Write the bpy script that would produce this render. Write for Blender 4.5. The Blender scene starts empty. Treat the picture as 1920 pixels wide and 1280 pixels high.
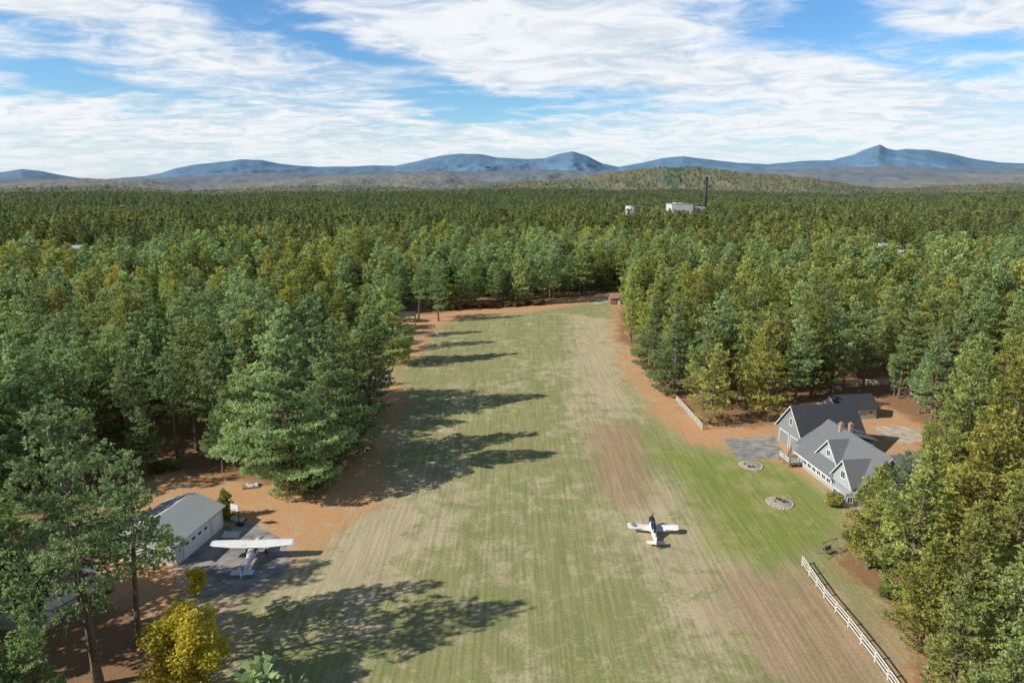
import bpy, math, random
import numpy as np
from mathutils import Vector, noise, Matrix
random.seed(4); RNG=np.random.default_rng(11)
D2R=math.radians
sc=bpy.context.scene
COL=sc.collection
CH=49.0; FPX=1280.0; PITCH=math.atan(295/1280.0)
cp,sp=math.cos(PITCH),math.sin(PITCH)
def ray(u,v):
    a=(u-960)/FPX; b=(640-v)/FPX
    return (a, cp+b*sp, -sp+b*cp)
def G(u,v,z=0.0):
    d=ray(u,v); t=(z-CH)/d[2]
    return (d[0]*t, d[1]*t)
def proj(x,y,z):
    dz=z-CH
    dep=y*cp-dz*sp; up=y*sp+dz*cp
    return 960+FPX*x/max(dep,1e-3), 640-FPX*up/max(dep,1e-3), dep
# ---------------------------------------------------------------- node helpers
def nd(nt,t,ins=None,**props):
    n=nt.nodes.new(t)
    for k,v in props.items(): setattr(n,k,v)
    if ins:
        for k,v in ins.items():
            s=n.inputs[k]
            if isinstance(v,bpy.types.NodeSocket): nt.links.new(v,s)
            else:
                if isinstance(v,(tuple,list)) and len(v)==3 and s.type=='RGBA': v=(*v,1)
                s.default_value=v
    return n
def M(nt,op,a,b=0.0,c=0.0,clamp=False):
    n=nd(nt,'ShaderNodeMath',{0:a,1:b,2:c},operation=op); n.use_clamp=clamp
    return n.outputs[0]
def mix(nt,f,a,b,bt='MIX'):
    n=nd(nt,'ShaderNodeMix',None,data_type='RGBA',blend_type=bt)
    for i,v in ((0,f),(6,a),(7,b)):
        s=n.inputs[i]
        if isinstance(v,bpy.types.NodeSocket): nt.links.new(v,s)
        else: s.default_value=(*v,1) if isinstance(v,(tuple,list)) and len(v)==3 else v
    return n.outputs[2]
def sstep(nt,x,a,b):
    n=nd(nt,'ShaderNodeMapRange',{0:x,1:a,2:b,3:0.0,4:1.0},interpolation_type='SMOOTHSTEP')
    return n.outputs[0]
def newmat(name):
    m=bpy.data.materials.new(name); m.use_nodes=True
    nt=m.node_tree; nt.nodes.clear()
    out=nt.nodes.new('ShaderNodeOutputMaterial')
    return m,nt,out
def simple(name,col,rough=0.6,var=0.12,scale=3.0,metal=0.0,spec=0.4,bump=0.0):
    m,nt,out=newmat(name)
    tc=nd(nt,'ShaderNodeTexCoord')
    no=nd(nt,'ShaderNodeTexNoise',{'Vector':tc.outputs['Object'],'Scale':scale,'Detail':6.0,'Roughness':0.6})
    dark=tuple(c*(1-var*2) for c in col); lite=tuple(min(1,c*(1+var)) for c in col)
    c=mix(nt,sstep(nt,no.outputs[0],0.3,0.7),dark,lite)
    p=nd(nt,'ShaderNodeBsdfPrincipled',{'Base Color':c,'Roughness':rough,'Metallic':metal,'Specular IOR Level':spec})
    if bump>0:
        b=nd(nt,'ShaderNodeBump',{'Height':no.outputs[0],'Strength':bump})
        nt.links.new(b.outputs[0],p.inputs['Normal'])
    nt.links.new(p.outputs[0],out.inputs[0]); return m
def striped(name,col,axis='Z',freq=4.0,depth=0.25,rough=0.7,var=0.1):
    m,nt,out=newmat(name)
    tc=nd(nt,'ShaderNodeTexCoord')
    w=nd(nt,'ShaderNodeTexWave',{'Vector':tc.outputs['Object'],'Scale':freq,'Distortion':0.0},wave_type='BANDS',bands_direction=axis,wave_profile='SAW')
    no=nd(nt,'ShaderNodeTexNoise',{'Vector':tc.outputs['Object'],'Scale':2.5,'Detail':6.0})
    c=mix(nt,no.outputs[0],tuple(x*(1-var*2) for x in col),tuple(x*(1+var) for x in col))
    s=sstep(nt,w.outputs[0],0.0,0.25)
    c=mix(nt,s,tuple(x*(1-depth) for x in col),c)
    p=nd(nt,'ShaderNodeBsdfPrincipled',{'Base Color':c,'Roughness':rough,'Specular IOR Level':0.3})
    nt.links.new(p.outputs[0],out.inputs[0]); return m
def paint_haze(nt,c,lo=400.0,hi=4500.0,amt=0.5,hc=(0.22,0.31,0.38)):  # bluish air haze painted into the surface colour, stronger away from the origin
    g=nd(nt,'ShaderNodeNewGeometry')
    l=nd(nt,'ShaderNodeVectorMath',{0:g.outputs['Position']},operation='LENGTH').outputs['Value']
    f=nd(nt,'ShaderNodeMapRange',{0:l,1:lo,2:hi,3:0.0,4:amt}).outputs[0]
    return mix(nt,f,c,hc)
def foliage(name,dark,light,alt,trans=0.42,altamt=0.6,vlo=0.74,vr=0.56,hv=0.045):
    m,nt,out=newmat(name)
    at=nd(nt,'ShaderNodeAttribute',None,attribute_name='shade')
    oi=nd(nt,'ShaderNodeObjectInfo')
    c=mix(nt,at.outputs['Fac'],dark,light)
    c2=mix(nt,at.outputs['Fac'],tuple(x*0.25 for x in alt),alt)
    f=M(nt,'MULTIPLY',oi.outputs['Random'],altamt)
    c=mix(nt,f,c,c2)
    r2=M(nt,'FRACT',M(nt,'MULTIPLY',oi.outputs['Random'],17.31))
    r3=M(nt,'FRACT',M(nt,'MULTIPLY',oi.outputs['Random'],41.7))
    hs=nd(nt,'ShaderNodeHueSaturation',{'Color':c,'Value':M(nt,'MULTIPLY_ADD',r2,vr,vlo),'Hue':M(nt,'MULTIPLY_ADD',r3,hv,0.5-hv*0.5),'Saturation':M(nt,'MULTIPLY_ADD',r3,-0.2,1.03)})
    c=paint_haze(nt,hs.outputs[0])
    d=nd(nt,'ShaderNodeBsdfDiffuse',{'Color':c})
    t=nd(nt,'ShaderNodeBsdfTranslucent',{'Color':c})
    s=nd(nt,'ShaderNodeMixShader',{0:trans,1:d.outputs[0],2:t.outputs[0]})
    nt.links.new(s.outputs[0],out.inputs[0]); return m
# ---------------------------------------------------------------- mesh helpers
class MB:
    def __init__(s): s.v=[]; s.f=[]; s.m=[]
    def add(s,vs,fs,mi=0):
        o=len(s.v); s.v+= [tuple(p) for p in vs]
        s.f+=[tuple(i+o for i in f) for f in fs]; s.m+=[mi]*len(fs); return s
    def box(s,x0,x1,y0,y1,z0,z1,mi=0):
        vs=[(x0,y0,z0),(x1,y0,z0),(x1,y1,z0),(x0,y1,z0),(x0,y0,z1),(x1,y0,z1),(x1,y1,z1),(x0,y1,z1)]
        return s.add(vs,[(0,3,2,1),(4,5,6,7),(0,1,5,4),(1,2,6,5),(2,3,7,6),(3,0,4,7)],mi)
    def beam(s,a,b,r=0.05,n=6,mi=0,r2=None):
        a=Vector(a); b=Vector(b); d=(b-a); L=d.length
        if L<1e-6: return s
        q=d.to_track_quat('Z','Y'); r2=r if r2 is None else r2
        vs=[]
        for (c,rr) in ((a,r),(b,r2)):
            for i in range(n):
                t=2*math.pi*(i+.5)/n
                vs.append(c+q@Vector((rr*math.cos(t),rr*math.sin(t),0)))
        fs=[(i,(i+1)%n,n+(i+1)%n,n+i) for i in range(n)]+[tuple(range(n))[::-1],tuple(range(n,2*n))]
        return s.add(vs,fs,mi)
    def prism_x(s,x0,x1,y0,y1,z0,ze,zr,mi=0):
        ym=(y0+y1)/2
        vs=[]
        for x in (x0,x1): vs+=[(x,y0,z0),(x,y1,z0),(x,y1,ze),(x,ym,zr),(x,y0,ze)]
        return s.add(vs,[(0,4,3,2,1),(5,6,7,8,9),(0,5,9,4),(1,2,7,6),(4,9,8,3),(2,3,8,7),(0,1,6,5)],mi)
    def prism_y(s,x0,x1,y0,y1,z0,ze,zr,mi=0,xm=None):
        xm=(x0+x1)/2 if xm is None else xm
        vs=[]
        for y in (y0,y1): vs+=[(x0,y,z0),(x1,y,z0),(x1,y,ze),(xm,y,zr),(x0,y,ze)]
        return s.add(vs,[(0,1,2,3,4),(5,9,8,7,6),(0,4,9,5),(1,6,7,2),(4,3,8,9),(2,7,8,3),(0,5,6,1)],mi)
    def slab(s,quad,th=0.15,mi=0):
        q=[Vector(p) for p in quad]; n=(q[1]-q[0]).cross(q[-1]-q[0]).normalized()
        if n.z<0: q=q[::-1]; n=-n
        k=len(q)
        vs=q+[p+n*th for p in q]
        fs=[tuple(range(k))[::-1],tuple(range(k,2*k))]+[(i,(i+1)%k,k+(i+1)%k,k+i) for i in range(k)]
        return s.add(vs,fs,mi)
    def loft(s,rings,mi=0,cap=True,closed=False):
        n=len(rings[0]); vs=[p for r in rings for p in r]; fs=[]; R_=len(rings)
        for j in range(R_ if closed else R_-1):
            k=(j+1)%R_
            for i in range(n):
                fs.append((j*n+i,j*n+(i+1)%n,k*n+(i+1)%n,k*n+i))
        if cap and not closed: fs+=[tuple(range(n))[::-1],tuple(range((R_-1)*n,R_*n))]
        return s.add(vs,fs,mi)
    def obj(s,name,mats,parent=None,smooth=False,loc=None):
        me=bpy.data.meshes.new(name); me.from_pydata(s.v,[],s.f)
        if not isinstance(mats,(list,tuple)): mats=[mats]
        for m in mats: me.materials.append(m)
        me.polygons.foreach_set('material_index',s.m)
        if smooth: me.polygons.foreach_set('use_smooth',[True]*len(s.f))
        me.update()
        ob=bpy.data.objects.new(name,me); COL.objects.link(ob)
        if parent: ob.parent=parent
        if loc: ob.location=loc
        return ob
def empty(name,loc,rotz=0.0,label=None,cat=None,group=None,rot=None,size=1.0):
    e=bpy.data.objects.new(name,None); COL.objects.link(e)
    e.empty_display_size=size
    e.location=(loc[0],loc[1],loc[2] if len(loc)>2 else 0.0)
    e.rotation_euler=rot if rot else (0,0,rotz)
    if label: e['label']=label
    if cat: e['category']=cat
    if group: e['group']=group
    return e
# ---------------------------------------------------------------- materials
mBark=simple('pine_bark',(0.22,0.17,0.13),0.9,0.25,4.0,spec=0.1)
mBirchBark=simple('pale_bark',(0.45,0.42,0.36),0.8,0.25,6.0,spec=0.1)
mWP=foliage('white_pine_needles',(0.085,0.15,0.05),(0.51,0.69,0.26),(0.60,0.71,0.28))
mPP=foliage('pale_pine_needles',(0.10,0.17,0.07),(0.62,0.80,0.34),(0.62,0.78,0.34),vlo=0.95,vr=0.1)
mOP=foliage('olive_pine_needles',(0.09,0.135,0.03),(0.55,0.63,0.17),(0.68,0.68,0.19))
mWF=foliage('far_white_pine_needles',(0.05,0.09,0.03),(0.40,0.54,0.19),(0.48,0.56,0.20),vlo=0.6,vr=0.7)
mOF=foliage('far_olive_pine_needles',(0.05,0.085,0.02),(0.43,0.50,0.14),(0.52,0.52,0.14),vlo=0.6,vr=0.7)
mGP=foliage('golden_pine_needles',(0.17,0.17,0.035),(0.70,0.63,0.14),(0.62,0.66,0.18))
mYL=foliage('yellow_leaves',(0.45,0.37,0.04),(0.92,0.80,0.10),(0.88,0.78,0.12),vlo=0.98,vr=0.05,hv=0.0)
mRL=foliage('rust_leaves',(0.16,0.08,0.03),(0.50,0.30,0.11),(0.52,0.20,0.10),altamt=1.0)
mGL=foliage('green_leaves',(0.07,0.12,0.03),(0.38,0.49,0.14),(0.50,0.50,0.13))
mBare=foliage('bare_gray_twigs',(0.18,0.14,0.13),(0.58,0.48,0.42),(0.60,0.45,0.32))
mWhite=simple('white_paint',(0.80,0.81,0.80),0.45,0.04,2.0)
mWhiteWood=simple('weathered_white_wood',(0.74,0.74,0.71),0.7,0.08,5.0)
mBlue=simple('blue_paint',(0.16,0.32,0.62),0.35,0.05)
mPaleBlue=simple('pale_blue_paint',(0.50,0.62,0.76),0.35,0.04)
mRed=simple('red_paint',(0.50,0.06,0.035),0.4,0.08)
mBlack=simple('black_rubber',(0.025,0.025,0.025),0.8,0.1)
mGlass=simple('dark_glass',(0.03,0.045,0.06),0.08,0.05,spec=0.8)
mMetal=simple('dull_metal',(0.45,0.46,0.47),0.4,0.08,metal=0.7)
mDark=simple('dark_steel',(0.035,0.03,0.035),0.6,0.1)
mWood=simple('weathered_wood',(0.26,0.20,0.15),0.8,0.2,6.0)
mSiding=striped('gray_clapboard',(0.42,0.46,0.48),'Z',1.6,0.25)
mSiding2=striped('dark_gray_boards',(0.25,0.28,0.28),'Y',1.4,0.25)
mWhiteSiding=striped('pale_siding',(0.66,0.67,0.66),'Z',1.6,0.15)
mBrownSiding=striped('brown_boards',(0.30,0.17,0.11),'X',1.2,0.3)
mRoof=striped('gray_shingles',(0.18,0.19,0.205),'Z',1.3,0.22,0.85,0.2)
mRoofD=striped('dark_shingles',(0.06,0.065,0.075),'Z',1.3,0.3,0.8,0.2)
mRoofG=striped('light_gray_metal_roof',(0.48,0.50,0.49),'Y',0.8,0.12,0.5,0.12)
mBrick=simple('tan_brick',(0.44,0.30,0.23),0.85,0.2,12.0)
mDoorW=striped('white_garage_door',(0.80,0.82,0.84),'Z',0.7,0.2,0.5,0.03)
mAsph=simple('worn_asphalt',(0.33,0.315,0.30),0.9,0.22,0.5,spec=0.2)
mConc=simple('pale_tan_gravel',(0.55,0.46,0.36),0.9,0.18,0.6,spec=0.2)
mSlab=simple('clean_concrete_slab',(0.66,0.67,0.67),0.8,0.08,2.0)
mGravel=simple('gravel_mulch',(0.46,0.40,0.34),0.95,0.3,9.0,bump=0.3)
mStone=simple('field_stone',(0.48,0.45,0.40),0.9,0.25,5.0)
mCarB=simple('dark_blue_car_paint',(0.03,0.045,0.08),0.25,0.05,spec=0.6)
mPurple=simple('plum_fabric',(0.16,0.10,0.18),0.8,0.1)
mPlant=simple('white_industrial_cladding',(0.60,0.59,0.56),0.6,0.06,0.1)
mTarp=simple('pale_tarp',(0.62,0.64,0.66),0.6,0.12,3.0)
# ---------------------------------------------------------------- polygons
def P(lst): return np.array([G(u,v) for u,v in lst])
grassP=P([(380,1700),(400,1300),(455,1130),(560,1060),(650,975),(735,918),(715,860),(740,800),(755,735),(735,690),(800,658),(812,620),(860,597),(1000,584),(1060,574),(1150,562),(1150,640),(1178,700),(1225,765),(1290,830),(1370,845),(1460,866),(1530,905),(1600,960),(1590,1050),(1650,1120),(1760,1700)])
clearP=P([(330,1800),(400,1290),(380,1190),(250,1130),(60,1130),(10,1010),(310,885),(470,905),(600,925),(655,850),(680,790),(690,742),(600,722),(605,690),(735,672),(725,650),(735,622),(700,602),(820,587),(900,578),(1000,574),(1060,562),(1130,552),(1175,545),(1160,575),(1160,640),(1200,665),(1225,705),(1275,750),(1320,795),(1380,800),(1450,800),(1470,765),(1540,750),(1640,752),(1735,798),(1742,835),(1690,890),(1610,965),(1580,1010),(1595,1070),(1640,1140),(1700,1240),(1800,1500),(1860,1800)])
lawnP=P([(1195,812),(1260,832),(1360,850),(1460,865),(1500,890),(1590,960),(1590,1035),(1450,1060),(1310,1045),(1290,960),(1240,870)])
brownP=P([(1108,795),(1195,790),(1240,945),(1150,955),(1110,900)])
brown2P=P([(1340,1085),(1530,1060),(1660,1180),(1760,1500),(1540,1500),(1420,1220)])
tanP1=P([(640,965),(740,915),(830,890),(800,1000),(770,1060),(640,1120),(560,1100)])
tanP2=P([(1080,595),(1150,600),(1160,680),(1210,780),(1120,800),(1080,720)])
tanP3=P([(1235,900),(1290,960),(1340,1100),(1420,1220),(1330,1230),(1250,1080),(1150,960)])
bareP=P([(300,1050),(380,970),(470,970),(560,1010),(600,1060),(560,1150),(470,1240),(430,1400),(330,1400),(380,1150)])
def sdist(Px,Py,poly):
    d=np.full(Px.shape,1e9); ins=np.zeros(Px.shape,bool); n=len(poly)
    for i in range(n):
        ax,ay=poly[i]; bx,by=poly[(i+1)%n]
        ex,ey=bx-ax,by-ay
        t=np.clip(((Px-ax)*ex+(Py-ay)*ey)/(ex*ex+ey*ey+1e-9),0,1)
        d=np.minimum(d,np.hypot(Px-ax-t*ex,Py-ay-t*ey))
        c=((ay>Py)!=(by>Py))&(Px<(bx-ax)*(Py-ay)/(by-ay+1e-12)+ax)
        ins^=c
    return np.where(ins,d,-d)
def soft(Px,Py,poly,w): return np.clip(0.5+sdist(Px,Py,poly)/(2*w),0,1)
def hgt(x,y):
    r=np.hypot(x,y); k=np.clip((r-450)/1500,0,1); k=k*k*(3-2*k)
    return k*(6*np.sin(x*0.0041+1.3)*np.cos(y*0.0031)+5*np.sin(x*0.0017-y*0.0023+0.5)+3*np.sin(x*0.009+y*0.006))
# ---------------------------------------------------------------- ground
def geo(a,b,n): return a*(b/a)**(np.arange(1,n+1)/n)
xs=np.concatenate([-(85+geo(2,19915,46))[::-1],np.arange(-85,106,1.0),105+geo(2,19895,46)])
ys=np.concatenate([-geo(40,3000,8)[::-1],np.arange(0,45,9.0),np.arange(45,311,1.0),310+geo(2,32000,60)])
X,Y=np.meshgrid(xs,ys); Z=hgt(X,Y)
V=np.stack([X.ravel(),Y.ravel(),Z.ravel()],1)
nx,ny=len(xs),len(ys)
I=np.arange(nx*ny).reshape(ny,nx)
F=np.stack([I[:-1,:-1].ravel(),I[:-1,1:].ravel(),I[1:,1:].ravel(),I[1:,:-1].ravel()],1)
me=bpy.data.meshes.new('ground'); me.from_pydata(V.tolist(),[],F.tolist())
fx,fy=X.ravel(),Y.ravel()
def cattr(me,name,chs):
    a=me.color_attributes.new(name,'FLOAT_COLOR','POINT')
    c=np.stack(chs,1).astype(np.float32); a.data.foreach_set('color',c.ravel())
zg=soft(fx,fy,grassP,5.0); zl=soft(fx,fy,lawnP,5.0)
zb=np.maximum(soft(fx,fy,brownP,4.5),soft(fx,fy,brown2P,8)); 
zt=np.maximum.reduce([soft(fx,fy,tanP1,7),soft(fx,fy,tanP2,6),soft(fx,fy,tanP3,7)])
zc=soft(fx,fy,clearP,4.0); zbare=soft(fx,fy,bareP,4.0)
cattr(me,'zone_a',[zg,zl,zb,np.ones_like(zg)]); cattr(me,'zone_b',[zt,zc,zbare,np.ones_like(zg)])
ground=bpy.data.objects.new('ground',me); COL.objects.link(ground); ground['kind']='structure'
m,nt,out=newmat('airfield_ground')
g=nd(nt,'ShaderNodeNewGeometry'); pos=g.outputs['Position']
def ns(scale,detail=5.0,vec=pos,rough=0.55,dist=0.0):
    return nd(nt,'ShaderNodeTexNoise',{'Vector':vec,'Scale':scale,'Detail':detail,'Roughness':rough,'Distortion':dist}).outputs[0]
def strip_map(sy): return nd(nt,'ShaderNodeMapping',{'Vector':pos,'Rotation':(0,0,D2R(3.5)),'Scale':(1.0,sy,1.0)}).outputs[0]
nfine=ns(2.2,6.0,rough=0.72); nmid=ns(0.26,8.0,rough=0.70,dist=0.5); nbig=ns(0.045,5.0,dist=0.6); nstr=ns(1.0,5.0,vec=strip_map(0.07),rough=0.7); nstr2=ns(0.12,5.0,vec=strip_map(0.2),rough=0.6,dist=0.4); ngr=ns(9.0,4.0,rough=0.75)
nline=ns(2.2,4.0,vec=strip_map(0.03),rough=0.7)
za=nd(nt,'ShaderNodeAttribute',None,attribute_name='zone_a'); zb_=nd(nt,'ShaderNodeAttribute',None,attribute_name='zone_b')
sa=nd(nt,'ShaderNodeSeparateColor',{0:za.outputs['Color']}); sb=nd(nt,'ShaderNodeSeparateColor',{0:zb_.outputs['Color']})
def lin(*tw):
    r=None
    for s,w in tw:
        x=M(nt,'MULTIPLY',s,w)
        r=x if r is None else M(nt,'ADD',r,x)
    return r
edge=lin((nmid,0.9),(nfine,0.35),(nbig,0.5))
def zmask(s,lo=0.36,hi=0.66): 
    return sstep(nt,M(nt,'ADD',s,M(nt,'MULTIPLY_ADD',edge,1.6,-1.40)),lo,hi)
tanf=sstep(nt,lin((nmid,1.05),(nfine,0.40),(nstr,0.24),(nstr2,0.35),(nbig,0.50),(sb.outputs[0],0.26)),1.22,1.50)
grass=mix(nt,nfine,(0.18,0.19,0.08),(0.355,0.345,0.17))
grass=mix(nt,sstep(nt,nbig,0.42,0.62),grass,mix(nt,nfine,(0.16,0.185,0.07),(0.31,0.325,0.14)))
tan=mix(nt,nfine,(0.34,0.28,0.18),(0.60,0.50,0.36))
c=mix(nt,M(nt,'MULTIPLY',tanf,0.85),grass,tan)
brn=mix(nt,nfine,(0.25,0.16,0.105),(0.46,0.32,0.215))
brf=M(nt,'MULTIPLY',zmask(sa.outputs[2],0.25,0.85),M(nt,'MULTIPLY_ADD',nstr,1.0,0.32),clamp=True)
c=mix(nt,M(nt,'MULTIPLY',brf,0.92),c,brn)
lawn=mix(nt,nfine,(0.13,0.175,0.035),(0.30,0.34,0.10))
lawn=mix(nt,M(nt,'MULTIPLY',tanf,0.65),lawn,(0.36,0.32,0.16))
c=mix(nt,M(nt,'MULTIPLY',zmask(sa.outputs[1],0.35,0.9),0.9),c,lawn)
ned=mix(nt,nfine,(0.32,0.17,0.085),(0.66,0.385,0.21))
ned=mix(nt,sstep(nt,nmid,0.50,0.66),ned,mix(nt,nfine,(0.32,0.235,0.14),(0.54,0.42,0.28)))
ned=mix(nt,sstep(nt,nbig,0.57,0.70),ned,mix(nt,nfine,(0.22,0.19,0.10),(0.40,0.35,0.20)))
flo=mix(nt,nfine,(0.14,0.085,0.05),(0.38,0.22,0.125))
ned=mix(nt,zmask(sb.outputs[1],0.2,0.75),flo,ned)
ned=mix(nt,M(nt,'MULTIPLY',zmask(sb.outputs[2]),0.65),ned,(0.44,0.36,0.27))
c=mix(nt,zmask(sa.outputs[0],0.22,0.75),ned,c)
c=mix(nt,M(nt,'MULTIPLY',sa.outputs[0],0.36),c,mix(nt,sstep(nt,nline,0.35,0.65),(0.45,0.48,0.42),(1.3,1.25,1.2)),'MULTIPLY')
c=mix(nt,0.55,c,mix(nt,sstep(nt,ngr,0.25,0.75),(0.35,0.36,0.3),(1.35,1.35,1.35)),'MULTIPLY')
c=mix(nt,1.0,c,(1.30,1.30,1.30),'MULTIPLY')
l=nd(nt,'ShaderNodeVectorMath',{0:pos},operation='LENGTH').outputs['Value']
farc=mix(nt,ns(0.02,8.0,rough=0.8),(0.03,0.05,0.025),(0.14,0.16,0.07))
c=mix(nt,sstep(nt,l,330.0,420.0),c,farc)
c=paint_haze(nt,c)
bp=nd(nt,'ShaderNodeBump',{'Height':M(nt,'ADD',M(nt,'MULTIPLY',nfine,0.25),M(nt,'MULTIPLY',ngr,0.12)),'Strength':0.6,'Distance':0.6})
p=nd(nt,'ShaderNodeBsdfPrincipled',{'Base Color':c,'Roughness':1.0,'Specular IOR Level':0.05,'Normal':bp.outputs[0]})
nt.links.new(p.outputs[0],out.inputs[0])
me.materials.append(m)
def patch(name,px,mat,z=0.006,jit=0.25):
    pts=[Vector((*G(u,v),0)) for u,v in px]; o=[]
    for i in range(len(pts)):
        a,b=pts[i],pts[(i+1)%len(pts)]; n=max(1,int((b-a).length/0.8))
        for k in range(n):
            q=a.lerp(b,k/n); s_=q*0.45; ox=jit*noise.noise(s_); oy=jit*noise.noise(s_+Vector((9,9,9))); o.append((q.x+ox,q.y+oy,z))
    c_=Vector((sum(p[0] for p in o)/len(o),sum(p[1] for p in o)/len(o),z)); o.append(tuple(c_)); n=len(o)-1
    b=MB().add(o,[(i,(i+1)%n,n) for i in range(n)])
    ob=b.obj(name,mat); ob['kind']='structure'
    if ob.data.polygons[0].normal.z<0: ob.data.flip_normals()
    return ob
patch('driveway',[(1355,822),(1452,818),(1476,858),(1385,861)],mAsph)
patch('parking_court',[(1635,800),(1690,797),(1730,810),(1732,824),(1700,834),(1665,826)],mConc,jit=0.6)
patch('apron',[(338,1062),(405,985),(480,983),(535,1012),(545,1060),(478,1110),(385,1118)],mAsph,jit=1.0)
patch('gravel_pad',[(675,706),(738,702),(742,716),(683,724)],mGravel,jit=0.8)
patch('farm_track',[(1125,556),(1150,553),(1145,566),(1105,572)],mConc,jit=1.0)
patch('concrete_slab',[(421,996),(452,996),(447,1008),(414,1008)],mSlab,z=0.05,jit=0.0)
# ---------------------------------------------------------------- trees
def blades(r,T,Dr,S,k,bl,bw,spread=0.6):
    n=len(T); Dr=Dr/np.linalg.norm(Dr,axis=1,keepdims=True)
    T=np.repeat(T,k,0);Dr=np.repeat(Dr,k,0);S=np.repeat(S,k)
    N_=n*k
    d=Dr+r.normal(0,spread,(N_,3)); d/=np.linalg.norm(d,axis=1,keepdims=True)
    q=Dr*0.7+np.array([0,0,0.6])+r.normal(0,0.45,(N_,3)); s=np.cross(d,q); s/=np.linalg.norm(s,axis=1,keepdims=True)+1e-9
    ln=bl*r.uniform(0.6,1.3,(N_,1)); wd=bw*r.uniform(0.6,1.3,(N_,1))
    p0=T-d*ln*0.25; p1=T+d*ln*0.75+s*wd*0.5; p2=T+d*ln*0.75-s*wd*0.5
    V=np.stack([p0,p1,p2],1).reshape(-1,3)
    S=np.clip(S+r.normal(0,0.08,N_),0,1)
    return V,np.repeat(S,3)
def pine(seed,H=24,cb=0.2,R=4.6,ws=0.75,nb=5,dens=7.0,k=5,bl=0.55,bw=0.2,top=0.75,sticks=True,lenvar=(0.45,1.15),dead=0):
    r=np.random.default_rng(seed)
    bend=r.normal(0,0.35,2); ph=r.uniform(0,6.28,3)
    def ax(z):
        t=z/H; return np.array([bend[0]*math.sin(2.6*t+ph[0])-bend[0]*math.sin(ph[0]),bend[1]*math.sin(2.2*t+ph[1])-bend[1]*math.sin(ph[1]),z])
    tb=MB(); rings=[]
    r0=0.014*H
    nn=10; ns_=8 if sticks else 5
    for i in range(nn+1):
        z=H*0.98*i/nn; c=ax(z); rr=r0*(1-i/nn)**0.85+0.03
        if i==0: rr*=1.35; 
        rings.append([(c[0]+rr*math.cos(6.283*j/ns_),c[1]+rr*math.sin(6.283*j/ns_),c[2]-(0.3 if i==0 else 0)) for j in range(ns_)])
    tb.loft(rings)
    for i in range(dead):
        z=cb*H*r.uniform(0.25,1.0); az=r.uniform(0,6.28); L=r.uniform(0.6,2.2); b=ax(z); tb.beam(b,b+np.array([math.cos(az)*L,math.sin(az)*L,r.uniform(-.3,.2)]),0.035,3,0,0.01)
    T=[];Dr=[];S=[]
    z=cb*H
    while z<H-0.25:
        t=(z-cb*H)/(H-cb*H)
        f=(1-t)**top*(0.62+0.38*min(1,t/0.22))+0.05
        n=max(3,int(round(nb*r.uniform(0.7,1.25)))); a0=r.uniform(0,6.28)
        for i in range(n):
            az=a0+6.283*i/n+r.normal(0,0.3)
            L=R*f*r.uniform(*lenvar)*(1+0.25*math.sin(az*1+ph[2]+z*0.25)+0.15*math.sin(3*az+z*0.8))
            if r.random()<0.12 and t<0.85: continue
            if L<0.25: L=0.25
            el=D2R(-6+52*t**1.4+r.normal(0,7))
            d=np.array([math.cos(az)*math.cos(el),math.sin(az)*math.cos(el),math.sin(el)])
            pe=np.array([-math.sin(az),math.cos(az),0])
            b=ax(z+r.uniform(-.3,.3))
            if sticks and L>0.8:
                e=b+d*L*0.8+np.array([0,0,0.06*L]); mid=b+d*L*0.4
                tb.beam(b,mid,0.018*L+0.02,3,0,0.012*L+0.012); tb.beam(mid,e,0.012*L+0.012,3,0,0.01)
            m_=max(2,int(dens*(0.5*L+0.30*L*L)))
            nf=max(3,int(L*3.0)); fs=np.clip((np.arange(nf)+r.uniform(.2,.8,nf))/nf,0,1)
            fi=r.integers(0,nf,m_); s0=0.18+0.82*fs[fi]**0.8
            side=np.where(fi%2==0,1.0,-1.0); q=r.random(m_)**0.7
            w=0.46*L*np.sin(np.pi*np.clip(0.12+0.80*s0,0,1))*(0.4+0.6*min(1,L/2.5))+0.15
            la=side*q; s=s0+0.22*q*(w/L)*1.2
            pp=b+np.outer(s*L,d)+np.outer(w*la,pe)+r.normal(0,0.07,(m_,3))
            pp[:,2]+=0.16*L*s*s+r.normal(0,0.07+0.012*L,m_)-0.08*q*w+0.10*q*L*0.3
            dd=0.75*d+np.outer(la*0.8,pe)+np.array([0,0,0.45])
            T.append(pp);Dr.append(dd)
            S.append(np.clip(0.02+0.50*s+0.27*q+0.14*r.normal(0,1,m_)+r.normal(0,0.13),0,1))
        z+=ws*r.uniform(0.7,1.3)*(1.0-0.45*t)
    c=ax(H*0.98); q=max(3,int(dens)); pp=c+np.stack([r.normal(0,.1,q),r.normal(0,.1,q),r.uniform(-0.6,0.5,q)],1)
    T.append(pp);Dr.append(np.tile([0,0,1.0],(q,1)));S.append(np.full(q,0.7))
    T=np.concatenate(T);Dr=np.concatenate(Dr);S=np.concatenate(S)
    return tb,blades(r,T,Dr,S,k,bl,bw)
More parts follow.
